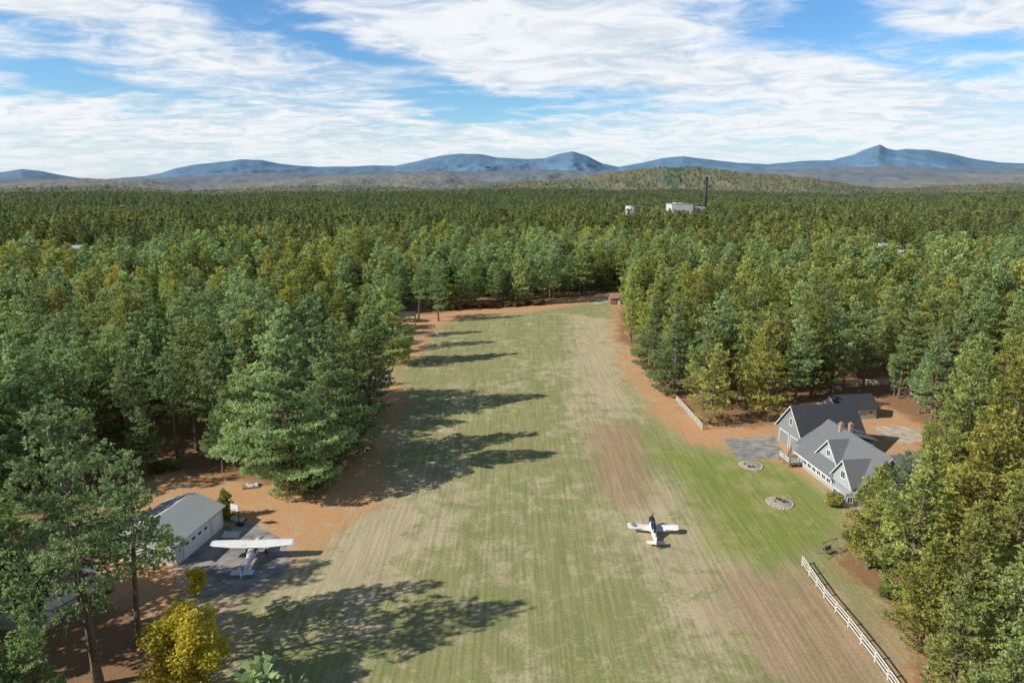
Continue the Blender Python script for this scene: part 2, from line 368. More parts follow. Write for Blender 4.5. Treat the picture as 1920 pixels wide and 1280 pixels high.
def broadleaf(seed,H=9,R=3.5,cb=0.15,nblob=26,per=170,lf=0.3,br=1.15,shrub=False):
    r=np.random.default_rng(seed); tb=MB(); T=[];Dr=[];S=[]
    c0=np.array([0,0,H*(cb+(1-cb)*0.5)]); hz=H*(1-cb)*0.5
    if not shrub: tb.beam((0,0,-0.3),(r.normal(0,.1),r.normal(0,.1),H*0.8),0.02*H,8,0,0.03)
    else: tb.beam((0,0,-0.1),(0,0,H*0.6),0.04*H,5,0,0.02)
    for i in range(nblob):
        v=r.normal(0,1,3); v/=np.linalg.norm(v); rad=r.uniform(0.45,0.95)
        c=c0+v*rad*np.array([R-br*.6,R-br*.6,hz-br*.5])
        if c[2]<br*0.4: c[2]=br*0.4+0.1
        tb.beam((0,0,max(0.1,c[2]*0.55)),tuple(c),0.008*H+0.01,4,0,0.01)
        n=per; u=r.normal(0,1,(n,3)); u/=np.linalg.norm(u,axis=1,keepdims=True)
        rr=br*r.uniform(0.6,1.2)*r.random((n,1))**0.45
        sh=r.normal(0,0.12)
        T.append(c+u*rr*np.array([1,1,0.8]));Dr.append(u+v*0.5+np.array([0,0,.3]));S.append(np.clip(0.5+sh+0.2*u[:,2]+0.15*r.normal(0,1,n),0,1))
    T=np.concatenate(T);T[:,2]=np.maximum(T[:,2],0.05)
    return tb,blades(r,T,np.concatenate(Dr),np.concatenate(S),1,lf,lf*0.8,1.0)
def blade_mesh(name,VS,mats,extra=None):
    V,S=VS; n=len(V)//3
    F=np.arange(n*3).reshape(-1,3)
    vl=V.tolist(); fl=F.tolist(); mi=[0]*n; sh=S.tolist()
    if extra:
        o=len(vl); vl+= [tuple(float(q) for q in p) for p in extra.v]; fl+=[tuple(i+o for i in f) for f in extra.f]; mi+=[1]*len(extra.f); sh+=[0.5]*len(extra.v)
    me=bpy.data.meshes.new(name); me.from_pydata(vl,[],fl)
    for m in mats: me.materials.append(m)
    me.polygons.foreach_set('material_index',mi)
    a=me.attributes.new('shade','FLOAT','POINT'); a.data.foreach_set('value',sh)
    me.update(); return me
def tree_meshes(gen,fol,bark):
    tb,VS=gen
    cm=blade_mesh('crown',VS,[fol])
    tm=bpy.data.meshes.new('trunk'); tm.from_pydata([tuple(float(q) for q in p) for p in tb.v],[],tb.f); tm.materials.append(bark); tm.update()
    return tm,cm
def plant(meshes,loc,rz,s,label,cat='tree',group=None,name='pine_tree'):
    e=bpy.data.objects.new(name,None); COL.objects.link(e); e.location=loc; e.rotation_euler=(0,0,rz); e.scale=s
    e['label']=label; e['category']=cat
    if group: e['group']=group
    for nm,me_ in (('trunk',meshes[0]),('crown',meshes[1])):
        o=bpy.data.objects.new(nm,me_); COL.objects.link(o); o.parent=e
    return e
PR={}
hi=dict(dens=6.4,k=6,bl=0.50,bw=0.18,dead=10)
big=dict(dens=8.5,k=6,bl=0.50,bw=0.18,dead=10)
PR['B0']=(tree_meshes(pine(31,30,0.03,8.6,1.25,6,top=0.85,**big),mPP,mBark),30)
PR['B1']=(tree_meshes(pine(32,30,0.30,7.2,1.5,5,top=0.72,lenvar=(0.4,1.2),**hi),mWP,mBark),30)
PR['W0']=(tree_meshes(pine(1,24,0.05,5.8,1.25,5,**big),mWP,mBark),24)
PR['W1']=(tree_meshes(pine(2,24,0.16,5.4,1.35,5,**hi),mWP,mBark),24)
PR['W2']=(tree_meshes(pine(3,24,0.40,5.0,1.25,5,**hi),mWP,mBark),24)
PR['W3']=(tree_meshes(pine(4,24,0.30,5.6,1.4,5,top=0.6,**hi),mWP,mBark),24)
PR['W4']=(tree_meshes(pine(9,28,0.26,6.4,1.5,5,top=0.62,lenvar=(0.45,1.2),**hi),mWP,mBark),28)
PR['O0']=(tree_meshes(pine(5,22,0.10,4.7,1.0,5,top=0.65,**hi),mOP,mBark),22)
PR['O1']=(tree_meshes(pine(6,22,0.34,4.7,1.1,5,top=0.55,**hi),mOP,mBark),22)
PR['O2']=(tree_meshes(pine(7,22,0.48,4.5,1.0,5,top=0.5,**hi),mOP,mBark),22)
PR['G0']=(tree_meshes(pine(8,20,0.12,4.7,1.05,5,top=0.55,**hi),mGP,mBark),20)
def lodmesh(nm,gen,fol,bark=mBark): 
    tb,VS=gen; me_=blade_mesh(nm,VS,[fol,bark],tb); return bpy.data.objects.new(nm,me_)
mid=dict(dens=2.9,k=4,bl=0.9,bw=0.36,sticks=False); low=dict(dens=1.4,k=2,bl=1.5,bw=0.8,sticks=False)
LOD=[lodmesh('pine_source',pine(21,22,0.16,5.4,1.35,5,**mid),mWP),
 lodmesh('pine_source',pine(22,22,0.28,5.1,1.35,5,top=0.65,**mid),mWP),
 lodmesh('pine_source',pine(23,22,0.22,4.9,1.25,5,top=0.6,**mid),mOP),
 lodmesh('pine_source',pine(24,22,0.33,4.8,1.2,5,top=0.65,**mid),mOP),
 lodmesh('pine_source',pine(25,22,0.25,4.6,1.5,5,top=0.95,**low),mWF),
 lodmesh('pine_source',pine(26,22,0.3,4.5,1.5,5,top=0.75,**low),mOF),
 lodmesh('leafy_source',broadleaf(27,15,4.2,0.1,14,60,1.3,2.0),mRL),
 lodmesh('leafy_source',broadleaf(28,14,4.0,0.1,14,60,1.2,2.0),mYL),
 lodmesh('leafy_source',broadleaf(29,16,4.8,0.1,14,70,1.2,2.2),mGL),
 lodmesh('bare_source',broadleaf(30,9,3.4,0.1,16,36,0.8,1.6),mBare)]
WL='tall white pine with layered green branches'
hand=[(185,1285,30,1.0,'B1','tall white pine with bare lower trunk beside the garage'),
(262,1205,22,1.0,'W2',WL+' beside the garage'),(-5,1270,22,1.1,'W2',WL),(-70,1180,26,1.1,'W4',WL),(-20,1420,19,1.0,'W0',WL),(90,1420,14,1.0,'W1',WL),(150,1130,19,0.95,'W2',WL+' beside the garage'),
(60,905,26,1.05,'W0',WL),(150,880,22,1.0,'W2',WL),(-60,960,26,1.1,'W1',WL),
(548,915,31,1.08,'B0','very large pale green white pine spreading low over grass edge'),(468,885,22,1.0,'W1','white pine at the edge of the mown grass'),
(640,860,26,1.1,'W0','large white pine casting a long shadow on the airstrip'),
(405,868,22,1.0,'W2',WL),(335,866,21,1.0,'W2',WL),(250,850,21,1.0,'W2',WL),(370,845,24,1.0,'W3',WL),
(695,775,27,1.15,'W0',WL+' beside the airstrip'),(655,790,23,1.0,'W1',WL+' beside the airstrip'),(590,765,25,1.1,'W3',WL),
(738,682,25,1.05,'W0',WL+' beside the airstrip'),(720,655,24,1.0,'W2',WL),(742,632,20,1.0,'W2',WL),(822,602,22,1.0,'W1',WL+' beside the picnic shelter'),(785,598,21,0.95,'W2',WL+' beside the picnic shelter'),
(1183,642,24,0.7,'O0','narrow dense pine at the edge of the airstrip'),(1222,690,20,1.1,'W0',WL+' at the airstrip edge'),
(1262,735,21,1.2,'W0','blue green white pine beside white rail fence'),(1225,665,21,1.0,'W0',WL),
(1330,795,16.5,1.1,'G0','golden green pine beside white rail fence'),(1440,790,22,1.05,'G0','golden green pine beside the driveway'),(1395,765,22,1.0,'O0','olive green pine beside the driveway'),
(1520,745,23,1.1,'O0','yellow green pine behind the gray house'),(1625,1065,14,1.25,'O0','dark olive pine beside the gray house'),(1700,1120,19,1.2,'O0','olive pine behind white rail fence'),
(1735,1000,14.5,1.2,'O0','olive pine beside the gray house'),(1800,1100,23,1.1,'G0','golden tipped pine behind white rail fence'),(1790,1230,18,1.2,'O0','olive pine behind white rail fence'),
(1860,1010,26,1.1,'O0','tall olive pine in dense forest'),(1800,880,24,1.1,'O0','tall yellow green pine beside the parking court'),(1725,1215,13,1.2,'O0','small olive pine behind white rail fence'),(1650,970,9,1.1,'O0','small olive pine beside the gray house'),
(1870,1180,21,1.15,'O0','olive green pine in dense woods'),(1680,1020,14,1.1,'W1','green pine beside the gray house'),(1780,1350,15,1.2,'O0','olive pine behind white rail fence'),(1880,1320,17,1.2,'W1','green white pine behind white rail fence'),(1740,940,13,1.0,'O1','olive pine beside the gray house')]
NH=0
occ=[]
for (u,v,h,w,k,lab) in hand:
    x,y=G(u,v); s=h/PR[k][1]; occ.append((x,y))
    if k=='B0': bx_,by_=x,y
    plant(PR[k][0],(x,y,0),random.uniform(0,6.28),(s*w,s*w,s),lab,group='pine trees around the airstrip'); NH+=1
pts=[]
r=34.0
while r<2700:
    s=7.3 if r<420 else 6.9+(r-420)*0.0020
    a0,a1=(-100,62) if r<130 else ((-62,50) if r<400 else (-47,47))
    n=int(r*D2R(a1-a0)/s)
    a=np.radians(a0+(np.arange(n)+RNG.uniform(-.5,.5,n)+0.5+RNG.random())*(a1-a0)/n)
    rr=r+RNG.uniform(-.6,.6,n)*s
    pts.append(np.stack([rr*np.sin(a),rr*np.cos(a),np.full(n,s)],1)); r+=s*0.97
pts=np.concatenate(pts)
sd=sdist(pts[:,0],pts[:,1],clearP)
keep=sd<-1.5
for x,y in occ: keep&=np.hypot(pts[:,0]-x,pts[:,1]-y)>4.6
keep&=np.hypot(pts[:,0]-bx_,pts[:,1]-by_)>9
def clr(x,y,rx,ry):
    global keep
    keep&=((pts[:,0]-x)/rx)**2+((pts[:,1]-y)/ry)**2>1
clr(202,790,40,40); clr(136,792,12,34)
far_build=[(-292,452,18,9,'W'),(335,640,22,10,'W'),(258,470,18,9,'W'),(236,420,16,9,'W'),(385,585,22,10,'W')]
for x,y,a,b,_ in far_build:
    for q in (0.97,0.92,0.87,0.82): clr(x*q,y*q,13,22)
clr(-60,74,9,9)
keep&=~((pts[:,0]>-62)&(pts[:,0]<-20)&(pts[:,1]<71)&(pts[:,1]>38))
gn=np.array([noise.noise(Vector((a*0.022,b*0.022,5.1))) for a,b in pts[:,:2]])
keep&=~((gn>0.34)&(sd<-12))
pts=pts[keep]; sd=sd[keep]
x,y=pts[:,0],pts[:,1]; dist=np.hypot(x,y)
nzv=np.array([noise.noise(Vector((a*0.012,b*0.012,3.3))) for a,b in zip(x,y)])
nz2=np.array([noise.noise(Vector((a*0.03,b*0.03,8.3))) for a,b in zip(x,y)])
h=RNG.uniform(14.0,24.5,len(x))+5*nz2
h=np.where(RNG.random(len(x))<0.18,h*0.68,h)
h=np.where(dist>450,RNG.uniform(12.5,23.5,len(x))+5*nzv,h)
h=np.where((x<-20)&(dist<220)&(sd<-16),h+2.0,h)
h=np.where((x<0)&(sd>-15)&(y>95)&(y<262),np.minimum(h,RNG.uniform(10,14,len(x))),h)
h=np.where((x>30)&(dist<130)&(y<100),np.minimum(h,18),h)
h=np.where((x>42)&(x<82)&(y>70)&(y<108),np.minimum(h,13.5),h)
olive=(nzv*1.2+np.where(x>20,0.32,0.0)+RNG.normal(0,0.3,len(x)))>0.08
dec=RNG.random(len(x))<np.where(dist>300,0.035+0.35*np.clip(nz2-0.15,0,1),0.02)
bare=(((x+275)/95)**2+((y-400)/60)**2<1)&(RNG.random(len(x))<0.85)
pu=np.array([proj(a,b,c*0.6)[:3] for a,b,c in zip(x,y,h)])
vis=(pu[:,0]>-40)&(pu[:,0]<1960)&(pu[:,1]<1330)&(pu[:,2]>5)
order=np.argsort(np.where(vis,dist,1e9)); ind=order[:300-NH]
isind=np.zeros(len(x),bool); isind[ind]=True
for i in ind:
    if dec[i]: k='G0'; lab='golden pine tree in the dense wood'
    elif olive[i]: k='O0' if sd[i]>-7 else ('O1','O2','O0')[i%3]; lab='olive green pine standing in dense forest'
    else: k='W1' if (sd[i]>-7 and x[i]>0) else ('W2','W3','W1','W4','W2')[i%5]; lab='green white pine standing in dense forest'
    s=h[i]/PR[k][1]; w=RNG.uniform(0.85,1.2)
    if h[i]<15: w*=1.15
    plant(PR[k][0],(x[i],y[i],0),RNG.uniform(0,6.28),(s*w,s*w,s),lab,group='pine trees around the airstrip')
rest=~isind
x,y,h,dist,olive,dec,sp_,bare=x[rest],y[rest],h[rest],dist[rest],olive[rest],dec[rest],pts[rest,2],bare[rest]
n=len(x)
rsel=RNG.integers(0,2,n)
lod=np.where(dist+RNG.normal(0,40,n)<460,np.where(olive,2+rsel,rsel),np.where(olive,5,4))
lod=np.where(dec,6+RNG.integers(0,3,n),lod); lod=np.where(bare,9,lod)
H0=np.array([22,22,22,22,22,22,15,14,16.0,9.0])
sz=h/H0[lod]; sz=np.where(lod>=6,RNG.uniform(0.8,1.15,n),sz); wd=np.maximum(sz,0.75)*RNG.uniform(0.8,1.3,n)*np.maximum(1,sp_/7.6)
fm=bpy.data.meshes.new('forest'); fm.from_pydata(np.stack([x,y,hgt(x,y)],1).tolist(),[],[])
a=fm.attributes.new('lod','INT','POINT'); a.data.foreach_set('value',lod.astype(np.int32))
a=fm.attributes.new('siz','FLOAT_VECTOR','POINT'); a.data.foreach_set('vector',np.stack([wd,wd,sz],1).astype(np.float32).ravel())
a=fm.attributes.new('rot','FLOAT_VECTOR','POINT'); a.data.foreach_set('vector',np.stack([0*x,0*x,RNG.uniform(0,6.28,n)],1).astype(np.float32).ravel())
forest=bpy.data.objects.new('forest',fm); COL.objects.link(forest)
forest['kind']='stuff'; forest['label']='dense green pine forest stretching to the hills'; forest['category']='forest'
def gn_scatter(ob,srcs):
    ng=bpy.data.node_groups.new('scatter','GeometryNodeTree')
    ng.interface.new_socket('Geometry',in_out='INPUT',socket_type='NodeSocketGeometry')
    ng.interface.new_socket('Geometry',in_out='OUTPUT',socket_type='NodeSocketGeometry')
    gi=ng.nodes.new('NodeGroupInput'); go=ng.nodes.new('NodeGroupOutput'); jn=ng.nodes.new('GeometryNodeJoinGeometry')
    def na(nm,dt):
        q=ng.nodes.new('GeometryNodeInputNamedAttribute'); q.data_type=dt; q.inputs['Name'].default_value=nm; return q.outputs['Attribute']
    al=na('lod','INT'); asz=na('siz','FLOAT_VECTOR'); ar=na('rot','FLOAT_VECTOR')
    er=ng.nodes.new('FunctionNodeEulerToRotation'); ng.links.new(ar,er.inputs[0])
    for i,s in enumerate(srcs):
        oi=ng.nodes.new('GeometryNodeObjectInfo'); oi.inputs['Object'].default_value=s; oi.inputs['As Instance'].default_value=True
        cpn=ng.nodes.new('FunctionNodeCompare'); cpn.data_type='INT'; cpn.operation='EQUAL'
        ng.links.new(al,cpn.inputs[2]); cpn.inputs[3].default_value=i
        ip=ng.nodes.new('GeometryNodeInstanceOnPoints')
        ng.links.new(gi.outputs[0],ip.inputs['Points']); ng.links.new(cpn.outputs[0],ip.inputs['Selection'])
        ng.links.new(oi.outputs['Geometry'],ip.inputs['Instance']); ng.links.new(er.outputs[0],ip.inputs['Rotation']); ng.links.new(asz,ip.inputs['Scale'])
        ng.links.new(ip.outputs[0],jn.inputs[0])
    ng.links.new(jn.outputs[0],go.inputs[0])
    md=ob.modifiers.new('scatter','NODES'); md.node_group=ng
gn_scatter(forest,LOD)
birch=tree_meshes(broadleaf(41,11.5,4.4,0.06,56,260,0.30,1.2),mYL,mBirchBark)
xb,yb=G(362,1322); plant(birch,(xb,yb,0),0.3,(1,1,1),'bright yellow autumn birch at the edge of the field',name='birch_tree')
ysm=tree_meshes(broadleaf(42,5.5,1.5,0.1,16,150,0.26,0.8),mYL,mBark)
xb,yb=G(368,1120); plant(ysm,(xb,yb,0),0.3,(1,1,0.75),'small yellow leaved tree beside the apron',name='young_tree')
shG=tree_meshes(broadleaf(43,3.0,1.6,0.0,16,170,0.24,0.75,shrub=True),mGL,mBark)
shY=tree_meshes(broadleaf(44,3.0,1.6,0.0,16,170,0.24,0.75,shrub=True),mGP,mBark)
shR=tree_meshes(broadleaf(45,2.0,1.7,0.0,12,130,0.26,0.7,shrub=True),mRL,mBark)
fir=tree_meshes(pine(46,6,0.03,2.0,0.4,6,dens=26,k=5,bl=0.3,bw=0.12),mGL,mBark)
xb,yb=G(420,972); plant(fir,(xb,yb,0),0.3,(0.85,0.85,0.75),'small bushy green fir beside the garage',name='young_fir')
xb,yb=G(1560,950); plant(shY,(xb,yb,0),0.3,(1.0,1.0,0.95),'rounded yellow green shrub at the house corner',cat='shrub',name='shrub')
bush=[(680,790),(670,805),(660,818),(648,840),(640,858),(630,880),(612,900),(668,745),(655,800),(330,880),(300,885),(1640,1060),(1665,1120),(1600,1020),(1630,990)]
for u,v in bush:
    xx,yy=G(u,v); s=random.uniform(0.7,1.4); plant(shG,(xx,yy,0),random.uniform(0,6),(s,s,s*0.9),'dark green shrub under the pines at the grass edge',cat='shrub',group='shrubs along the tree line',name='shrub')
for i in range(26):
    u=835+i*7.2; v=581-i*0.35+random.uniform(-2,1); xx,yy=G(u,v); s=random.uniform(0.6,1.1)
    plant(shR if random.random()<0.6 else shG,(xx,yy,0),random.uniform(0,6),(s*1.2,s,s*0.8),'low rust brown shrub along the far grass edge',cat='shrub',group='rust brown shrubs at the end of the airstrip',name='shrub')
# ---------------------------------------------------------------- mountains and hills
def interp_profile(px):
    A=[];E=[]
    for u,v in px:
        d=ray(u,v); A.append(math.atan2(d[0],d[1])); E.append(math.atan2(d[2],math.hypot(d[0],d[1])))
    return np.array(A),np.array(E)
def range_mesh(name,px,r0,rin,rout,mat,na=700,nr=46,spur=0.3,freq=1/900.0,rough=0.006,a0=-52,a1=52,treeline=0.0):
    A,E=interp_profile(px)
    az=np.radians(np.linspace(a0,a1,na)); el=np.interp(az,A,E,left=E[0],right=E[-1])
    hr=np.tan(el)*r0+CH
    rs=np.concatenate([np.linspace(rin,r0,nr),np.linspace(r0,rout,nr//3)[1:]])
    V=[]
    for j,r_ in enumerate(rs):
        t=(r_-rin)/(r0-rin) if r_<=r0 else 1-(r_-r0)/(rout-r0)
        for i,a in enumerate(az):
            x_=r_*math.sin(a); y_=r_*math.cos(a); H_=max(hr[i],0)
            if r_<=r0:
                nzz=noise.fractal(Vector((x_*freq,y_*freq*0.45,1.7)),0.9,2.1,6)
                rid=1-abs(nzz)*1.6
                z_=H_*(t**1.25)+spur*H_*math.sin(math.pi*min(1,t))*(rid-0.75)*0.8
                z_+=rough*r0*0.1*noise.noise(Vector((x_*freq*8,y_*freq*8,2)))*min(1,t*3)*(1 if t<1 else 0.6)
                z_+=treeline*random.random()*min(1,t*3)
            else: z_=H_*t
            V.append((x_,y_,z_-14*(1-min(1,t*4))))
    W=na; F=[(j*W+i,j*W+i+1,(j+1)*W+i+1,(j+1)*W+i) for j in range(len(rs)-1) for i in range(W-1)]
    me=bpy.data.meshes.new(name); me.from_pydata(V,[],F); me.materials.append(mat)
    me.polygons.foreach_set('use_smooth',[True]*len(F)); me.update()
    ob=bpy.data.objects.new(name,me); COL.objects.link(ob); ob['kind']='structure'; return ob
def hillmat(name,cols,scale,hlow,hhigh,lowc,amt,patchw=0.5,bump=0.3,p0=0.36,p1=0.64,hz=0.0,flat=0.0):
    m,nt,out=newmat(name); g=nd(nt,'ShaderNodeNewGeometry'); pos=g.outputs['Position']
    n1=nd(nt,'ShaderNodeTexNoise',{'Vector':pos,'Scale':scale,'Detail':8.0,'Roughness':0.8}).outputs[0]
    n2=nd(nt,'ShaderNodeTexNoise',{'Vector':pos,'Scale':scale*0.10,'Detail':6.0,'Roughness':0.6}).outputs[0]
    nm=M(nt,'ADD',M(nt,'MULTIPLY',n1,1-patchw),M(nt,'MULTIPLY',n2,patchw))
    cr=nd(nt,'ShaderNodeValToRGB',{0:nm}); e=cr.color_ramp.elements
    e[0].position=p0; e[0].color=(*cols[0],1); e[1].position=p1; e[1].color=(*cols[-1],1)
    for i,cc in enumerate(cols[1:-1]):
        q=e.new(p0+(p1-p0)*(i+1)/(len(cols)-1)); q.color=(*cc,1)
    z=nd(nt,'ShaderNodeSeparateXYZ',{0:pos}).outputs[2]
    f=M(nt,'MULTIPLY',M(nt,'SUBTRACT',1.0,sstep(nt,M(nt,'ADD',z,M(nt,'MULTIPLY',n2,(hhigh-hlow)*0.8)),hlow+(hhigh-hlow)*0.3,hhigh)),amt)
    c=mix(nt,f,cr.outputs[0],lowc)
    if hz>0: c=mix(nt,hz,c,(0.24,0.32,0.38))  # even tint of air haze painted into the hill colour
    ins={'Color':c}
    if bump>0: ins['Normal']=nd(nt,'ShaderNodeBump',{'Height':n1,'Strength':bump,'Distance':6.0}).outputs[0]
    p=nd(nt,'ShaderNodeBsdfDiffuse',ins); nt.links.new(p.outputs[0],out.inputs[0]); return m
mFar=hillmat('haze_blue_mountain',[(0.115,0.215,0.33),(0.13,0.23,0.345),(0.15,0.245,0.355)],0.004,0,560,(0.205,0.265,0.345),0.7,bump=0.0)  # blue of the air haze painted straight into the mountain colour
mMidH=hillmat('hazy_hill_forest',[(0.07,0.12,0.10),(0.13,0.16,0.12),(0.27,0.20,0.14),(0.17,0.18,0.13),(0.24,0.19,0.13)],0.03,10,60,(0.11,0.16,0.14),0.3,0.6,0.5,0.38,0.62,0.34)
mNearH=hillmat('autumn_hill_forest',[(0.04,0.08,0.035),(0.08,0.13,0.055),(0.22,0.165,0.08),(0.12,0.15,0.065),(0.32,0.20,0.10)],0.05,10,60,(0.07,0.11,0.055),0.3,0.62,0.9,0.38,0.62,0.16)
far=[(-400,330),(-150,318),(0,323),(40,317),(80,321),(110,328),(150,334),(200,336),(230,333),(270,330),(300,325),(330,315),(370,308),(420,303),(450,299),(490,300),(520,306),(550,310),(600,313),(660,312),(700,310),(740,311),(780,303),(820,293),(860,288),(900,289),(930,295),(960,297),(990,298),(1020,297),(1050,288),(1075,284),(1100,292),(1130,307),(1160,313),(1200,306),(1240,297),(1280,293),(1320,298),(1380,305),(1440,308),(1500,302),(1560,300),(1600,290),(1620,281),(1638,275),(1650,271),(1662,278),(1680,282),(1700,279),(1740,281),(1780,287),(1820,297),(1870,304),(1920,306),(2100,315)]
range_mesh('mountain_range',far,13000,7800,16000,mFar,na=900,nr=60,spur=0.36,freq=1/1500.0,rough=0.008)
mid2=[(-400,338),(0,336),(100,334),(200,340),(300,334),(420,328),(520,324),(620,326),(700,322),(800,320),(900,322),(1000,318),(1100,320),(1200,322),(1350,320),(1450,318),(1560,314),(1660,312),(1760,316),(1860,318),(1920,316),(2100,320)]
mFar2=hillmat('haze_gray_foothill',[(0.12,0.185,0.225),(0.16,0.20,0.235),(0.22,0.215,0.24)],0.008,0,300,(0.19,0.215,0.235),0.6,bump=0.0)  # foothill colour with blue gray air haze painted in
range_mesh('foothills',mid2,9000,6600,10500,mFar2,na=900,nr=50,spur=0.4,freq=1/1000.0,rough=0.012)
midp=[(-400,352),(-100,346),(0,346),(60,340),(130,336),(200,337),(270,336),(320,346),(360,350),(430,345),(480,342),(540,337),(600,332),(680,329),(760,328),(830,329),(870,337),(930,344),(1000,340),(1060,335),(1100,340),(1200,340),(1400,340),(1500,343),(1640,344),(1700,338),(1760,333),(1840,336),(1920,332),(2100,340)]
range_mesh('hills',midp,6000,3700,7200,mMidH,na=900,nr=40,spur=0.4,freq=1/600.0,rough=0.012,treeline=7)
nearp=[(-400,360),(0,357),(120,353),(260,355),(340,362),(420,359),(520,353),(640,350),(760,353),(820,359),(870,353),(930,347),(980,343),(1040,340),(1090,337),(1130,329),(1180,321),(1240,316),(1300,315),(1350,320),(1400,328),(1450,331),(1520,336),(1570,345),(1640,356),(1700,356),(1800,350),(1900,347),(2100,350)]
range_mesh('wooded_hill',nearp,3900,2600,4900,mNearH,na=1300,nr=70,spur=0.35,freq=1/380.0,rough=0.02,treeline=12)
# ---------------------------------------------------------------- generic building parts
def window(parent,c,w,h,axis,name='window'):
    b=MB(); x,y,z=c; t=0.06; fw=0.12
    def bb(u0,u1,z0,z1,d0,d1,mi):
        if axis[0]=='x':
            s=-1 if axis[1]=='-' else 1; xa,xb=sorted((x+s*d0,x+s*d1)); b.box(xa,xb,y+u0,y+u1,z+z0,z+z1,mi)
        else:
            s=-1 if axis[1]=='-' else 1; ya,yb_=sorted((y+s*d0,y+s*d1)); b.box(x+u0,x+u1,ya,yb_,z+z0,z+z1,mi)
    bb(-w/2+fw,w/2-fw,-h/2+fw,h/2-fw,0.003,0.03,1)
    bb(-w/2,w/2,h/2-fw,h/2,0.003,t,0); bb(-w/2,w/2,-h/2,-h/2+fw,0.003,t+0.04,0)
    bb(-w/2,-w/2+fw,-h/2+fw,h/2-fw,0.003,t,0); bb(w/2-fw,w/2,-h/2+fw,h/2-fw,0.003,t,0)
    bb(-0.03,0.03,-h/2+fw,h/2-fw,0.031,0.05,0)
    return b.obj(name,[mWhite,mGlass],parent)
def rake(b,p,q,off,th=0.24,ax=0):
    a1=[];a2=[]
    for pt,o in ((p,a1),(q,a2)):
        for d,z in ((0,0),(off,0),(off,th),(0,th)):
            v=list(pt); v[ax]+=d; v[2]+=z; o.append(tuple(v))
    b.loft([a1,a2])
# ---------------------------------------------------------------- gray house
H_=empty('house',(53.2,98.0,0),D2R(6),'gray clapboard house with dark gabled roofs and two chimneys','house')
b=MB(); b.prism_y(0,10.4,0,17,-0.2,2.75,7.9)
b.box(1.2,9.5,17,19.3,-0.2,2.9)
b.box(-1.6,-0.003,-0.2,3.6,-0.2,2.3)
b.prism_x(10.4,15.2,3.5,9.5,-0.2,2.7,5.2)
b.add([(1.0,6.2,3.8),(1.0,12.8,3.8),(1.0,9.5,7.2)],[(0,1,2)])
b.box(6.6,9.6,10.5,14.5,3.0,6.6)
b.prism_x(-0.6,5.0,0.0,5.0,2.3,3.6,6.6)
b.obj('wall',mSiding,H_)
b=MB(); k=(7.9-2.75)/5.2
def zz(x): return 2.80+k*x
e=0.55
b.slab([(-e,-0.5,zz(-e)),(5.2,-0.5,zz(5.2)),(5.2,17.4,zz(5.2)),(-e,17.4,zz(-e))],0.16)
b.slab([(10.4+e,-0.5,zz(-e)),(10.4+e,17.4,zz(-e)),(5.2,17.4,zz(5.2)),(5.2,-0.5,zz(5.2))],0.16)
b.slab([(0.6,17.4,3.0),(5.4,17.4,6.2),(5.4,19.4,6.2),(0.6,19.4,3.0)],0.14); b.slab([(5.4,17.4,6.2),(10.0,17.4,3.1),(10.0,19.4,3.1),(5.4,19.4,6.2)],0.14)
b.slab([(0.6,13.2,3.45),(4.6,9.5,7.3),(0.6,9.5,7.3)],0.12)
b.slab([(0.6,5.8,3.45),(0.6,9.5,7.3),(4.6,9.5,7.3)],0.12)
b.slab([(-1.0,-0.45,3.15),(4.6,-0.45,3.15),(4.6,2.5,6.7),(-1.0,2.5,6.7)],0.13)
b.slab([(-1.0,5.45,3.15),(-1.0,2.5,6.7),(4.6,2.5,6.7),(0.6,5.45,3.25)],0.13)
b.slab([(10.3,3.1,2.5),(15.6,3.1,2.5),(15.6,6.5,5.35),(7.8,6.5,5.35)],0.14); b.slab([(10.3,9.9,2.5),(7.8,6.5,5.35),(15.6,6.5,5.35),(15.6,9.9,2.5)],0.14)
b.slab([(5.8,10.1,7.55),(10.1,10.1,6.45),(10.1,14.9,6.45),(5.8,14.9,7.55)],0.14)
roof=b.obj('roof',mRoof,H_)
for yy,xx in ((12.6,4.7),(12.2,6.2)):
    c_=MB().box(xx-.3,xx+.3,yy-.3,yy+.3,6.4,8.9).box(xx-.36,xx+.36,yy-.36,yy+.36,8.9,9.05).box(xx-.16,xx+.16,yy-.16,yy+.16,9.05,9.3)
    c_.obj('chimney',mBrick,roof)
for i in range(7): window(H_,(0,5.6+i*1.5,1.5),1.25,1.5,'x-')
window(H_,(-1.6,1.7,1.25),2.8,1.4,'x-'); window(H_,(1.0,9.5,5.0),1.1,1.2,'x-'); window(H_,(-0.6,2.5,4.3),1.3,1.3,'x-')
window(H_,(3.0,0,1.5),1.2,1.4,'y-'); window(H_,(6.8,0,1.5),1.2,1.4,'y-'); window(H_,(5.6,0,5.2),1.1,1.3,'y-'); window(H_,(-0.8,-0.2,1.25),1.0,1.1,'y-')
window(H_,(9.6,12.5,5.6),2.0,0.9,'x+'); window(H_,(13,3.5,1.6),1.4,1.2,'y-')
b=MB().box(-0.12,-0.02,-0.02,0.14,-0.1,2.7).box(-0.7,-0.56,5.6,17.4,2.02,2.22)
rake(b,(-.55,-.5,2.1),(5.2,-.5,7.75),-0.05,0.26,1); rake(b,(10.95,-.5,2.1),(5.2,-.5,7.75),-0.05,0.26,1)
rake(b,(.6,5.8,3.3),(.6,9.5,7.15),-0.05,0.22,0); rake(b,(.6,13.2,3.3),(.6,9.5,7.15),-0.05,0.22,0)
rake(b,(-1.0,-.45,3.0),(-1.0,2.5,6.55),-0.05,0.22,0); rake(b,(-1.0,5.45,3.0),(-1.0,2.5,6.55),-0.05,0.22,0)
b.obj('trim',mWhite,H_)
b=MB(); b.box(-2.6,1.1,15.2,19.2,0.55,0.75)
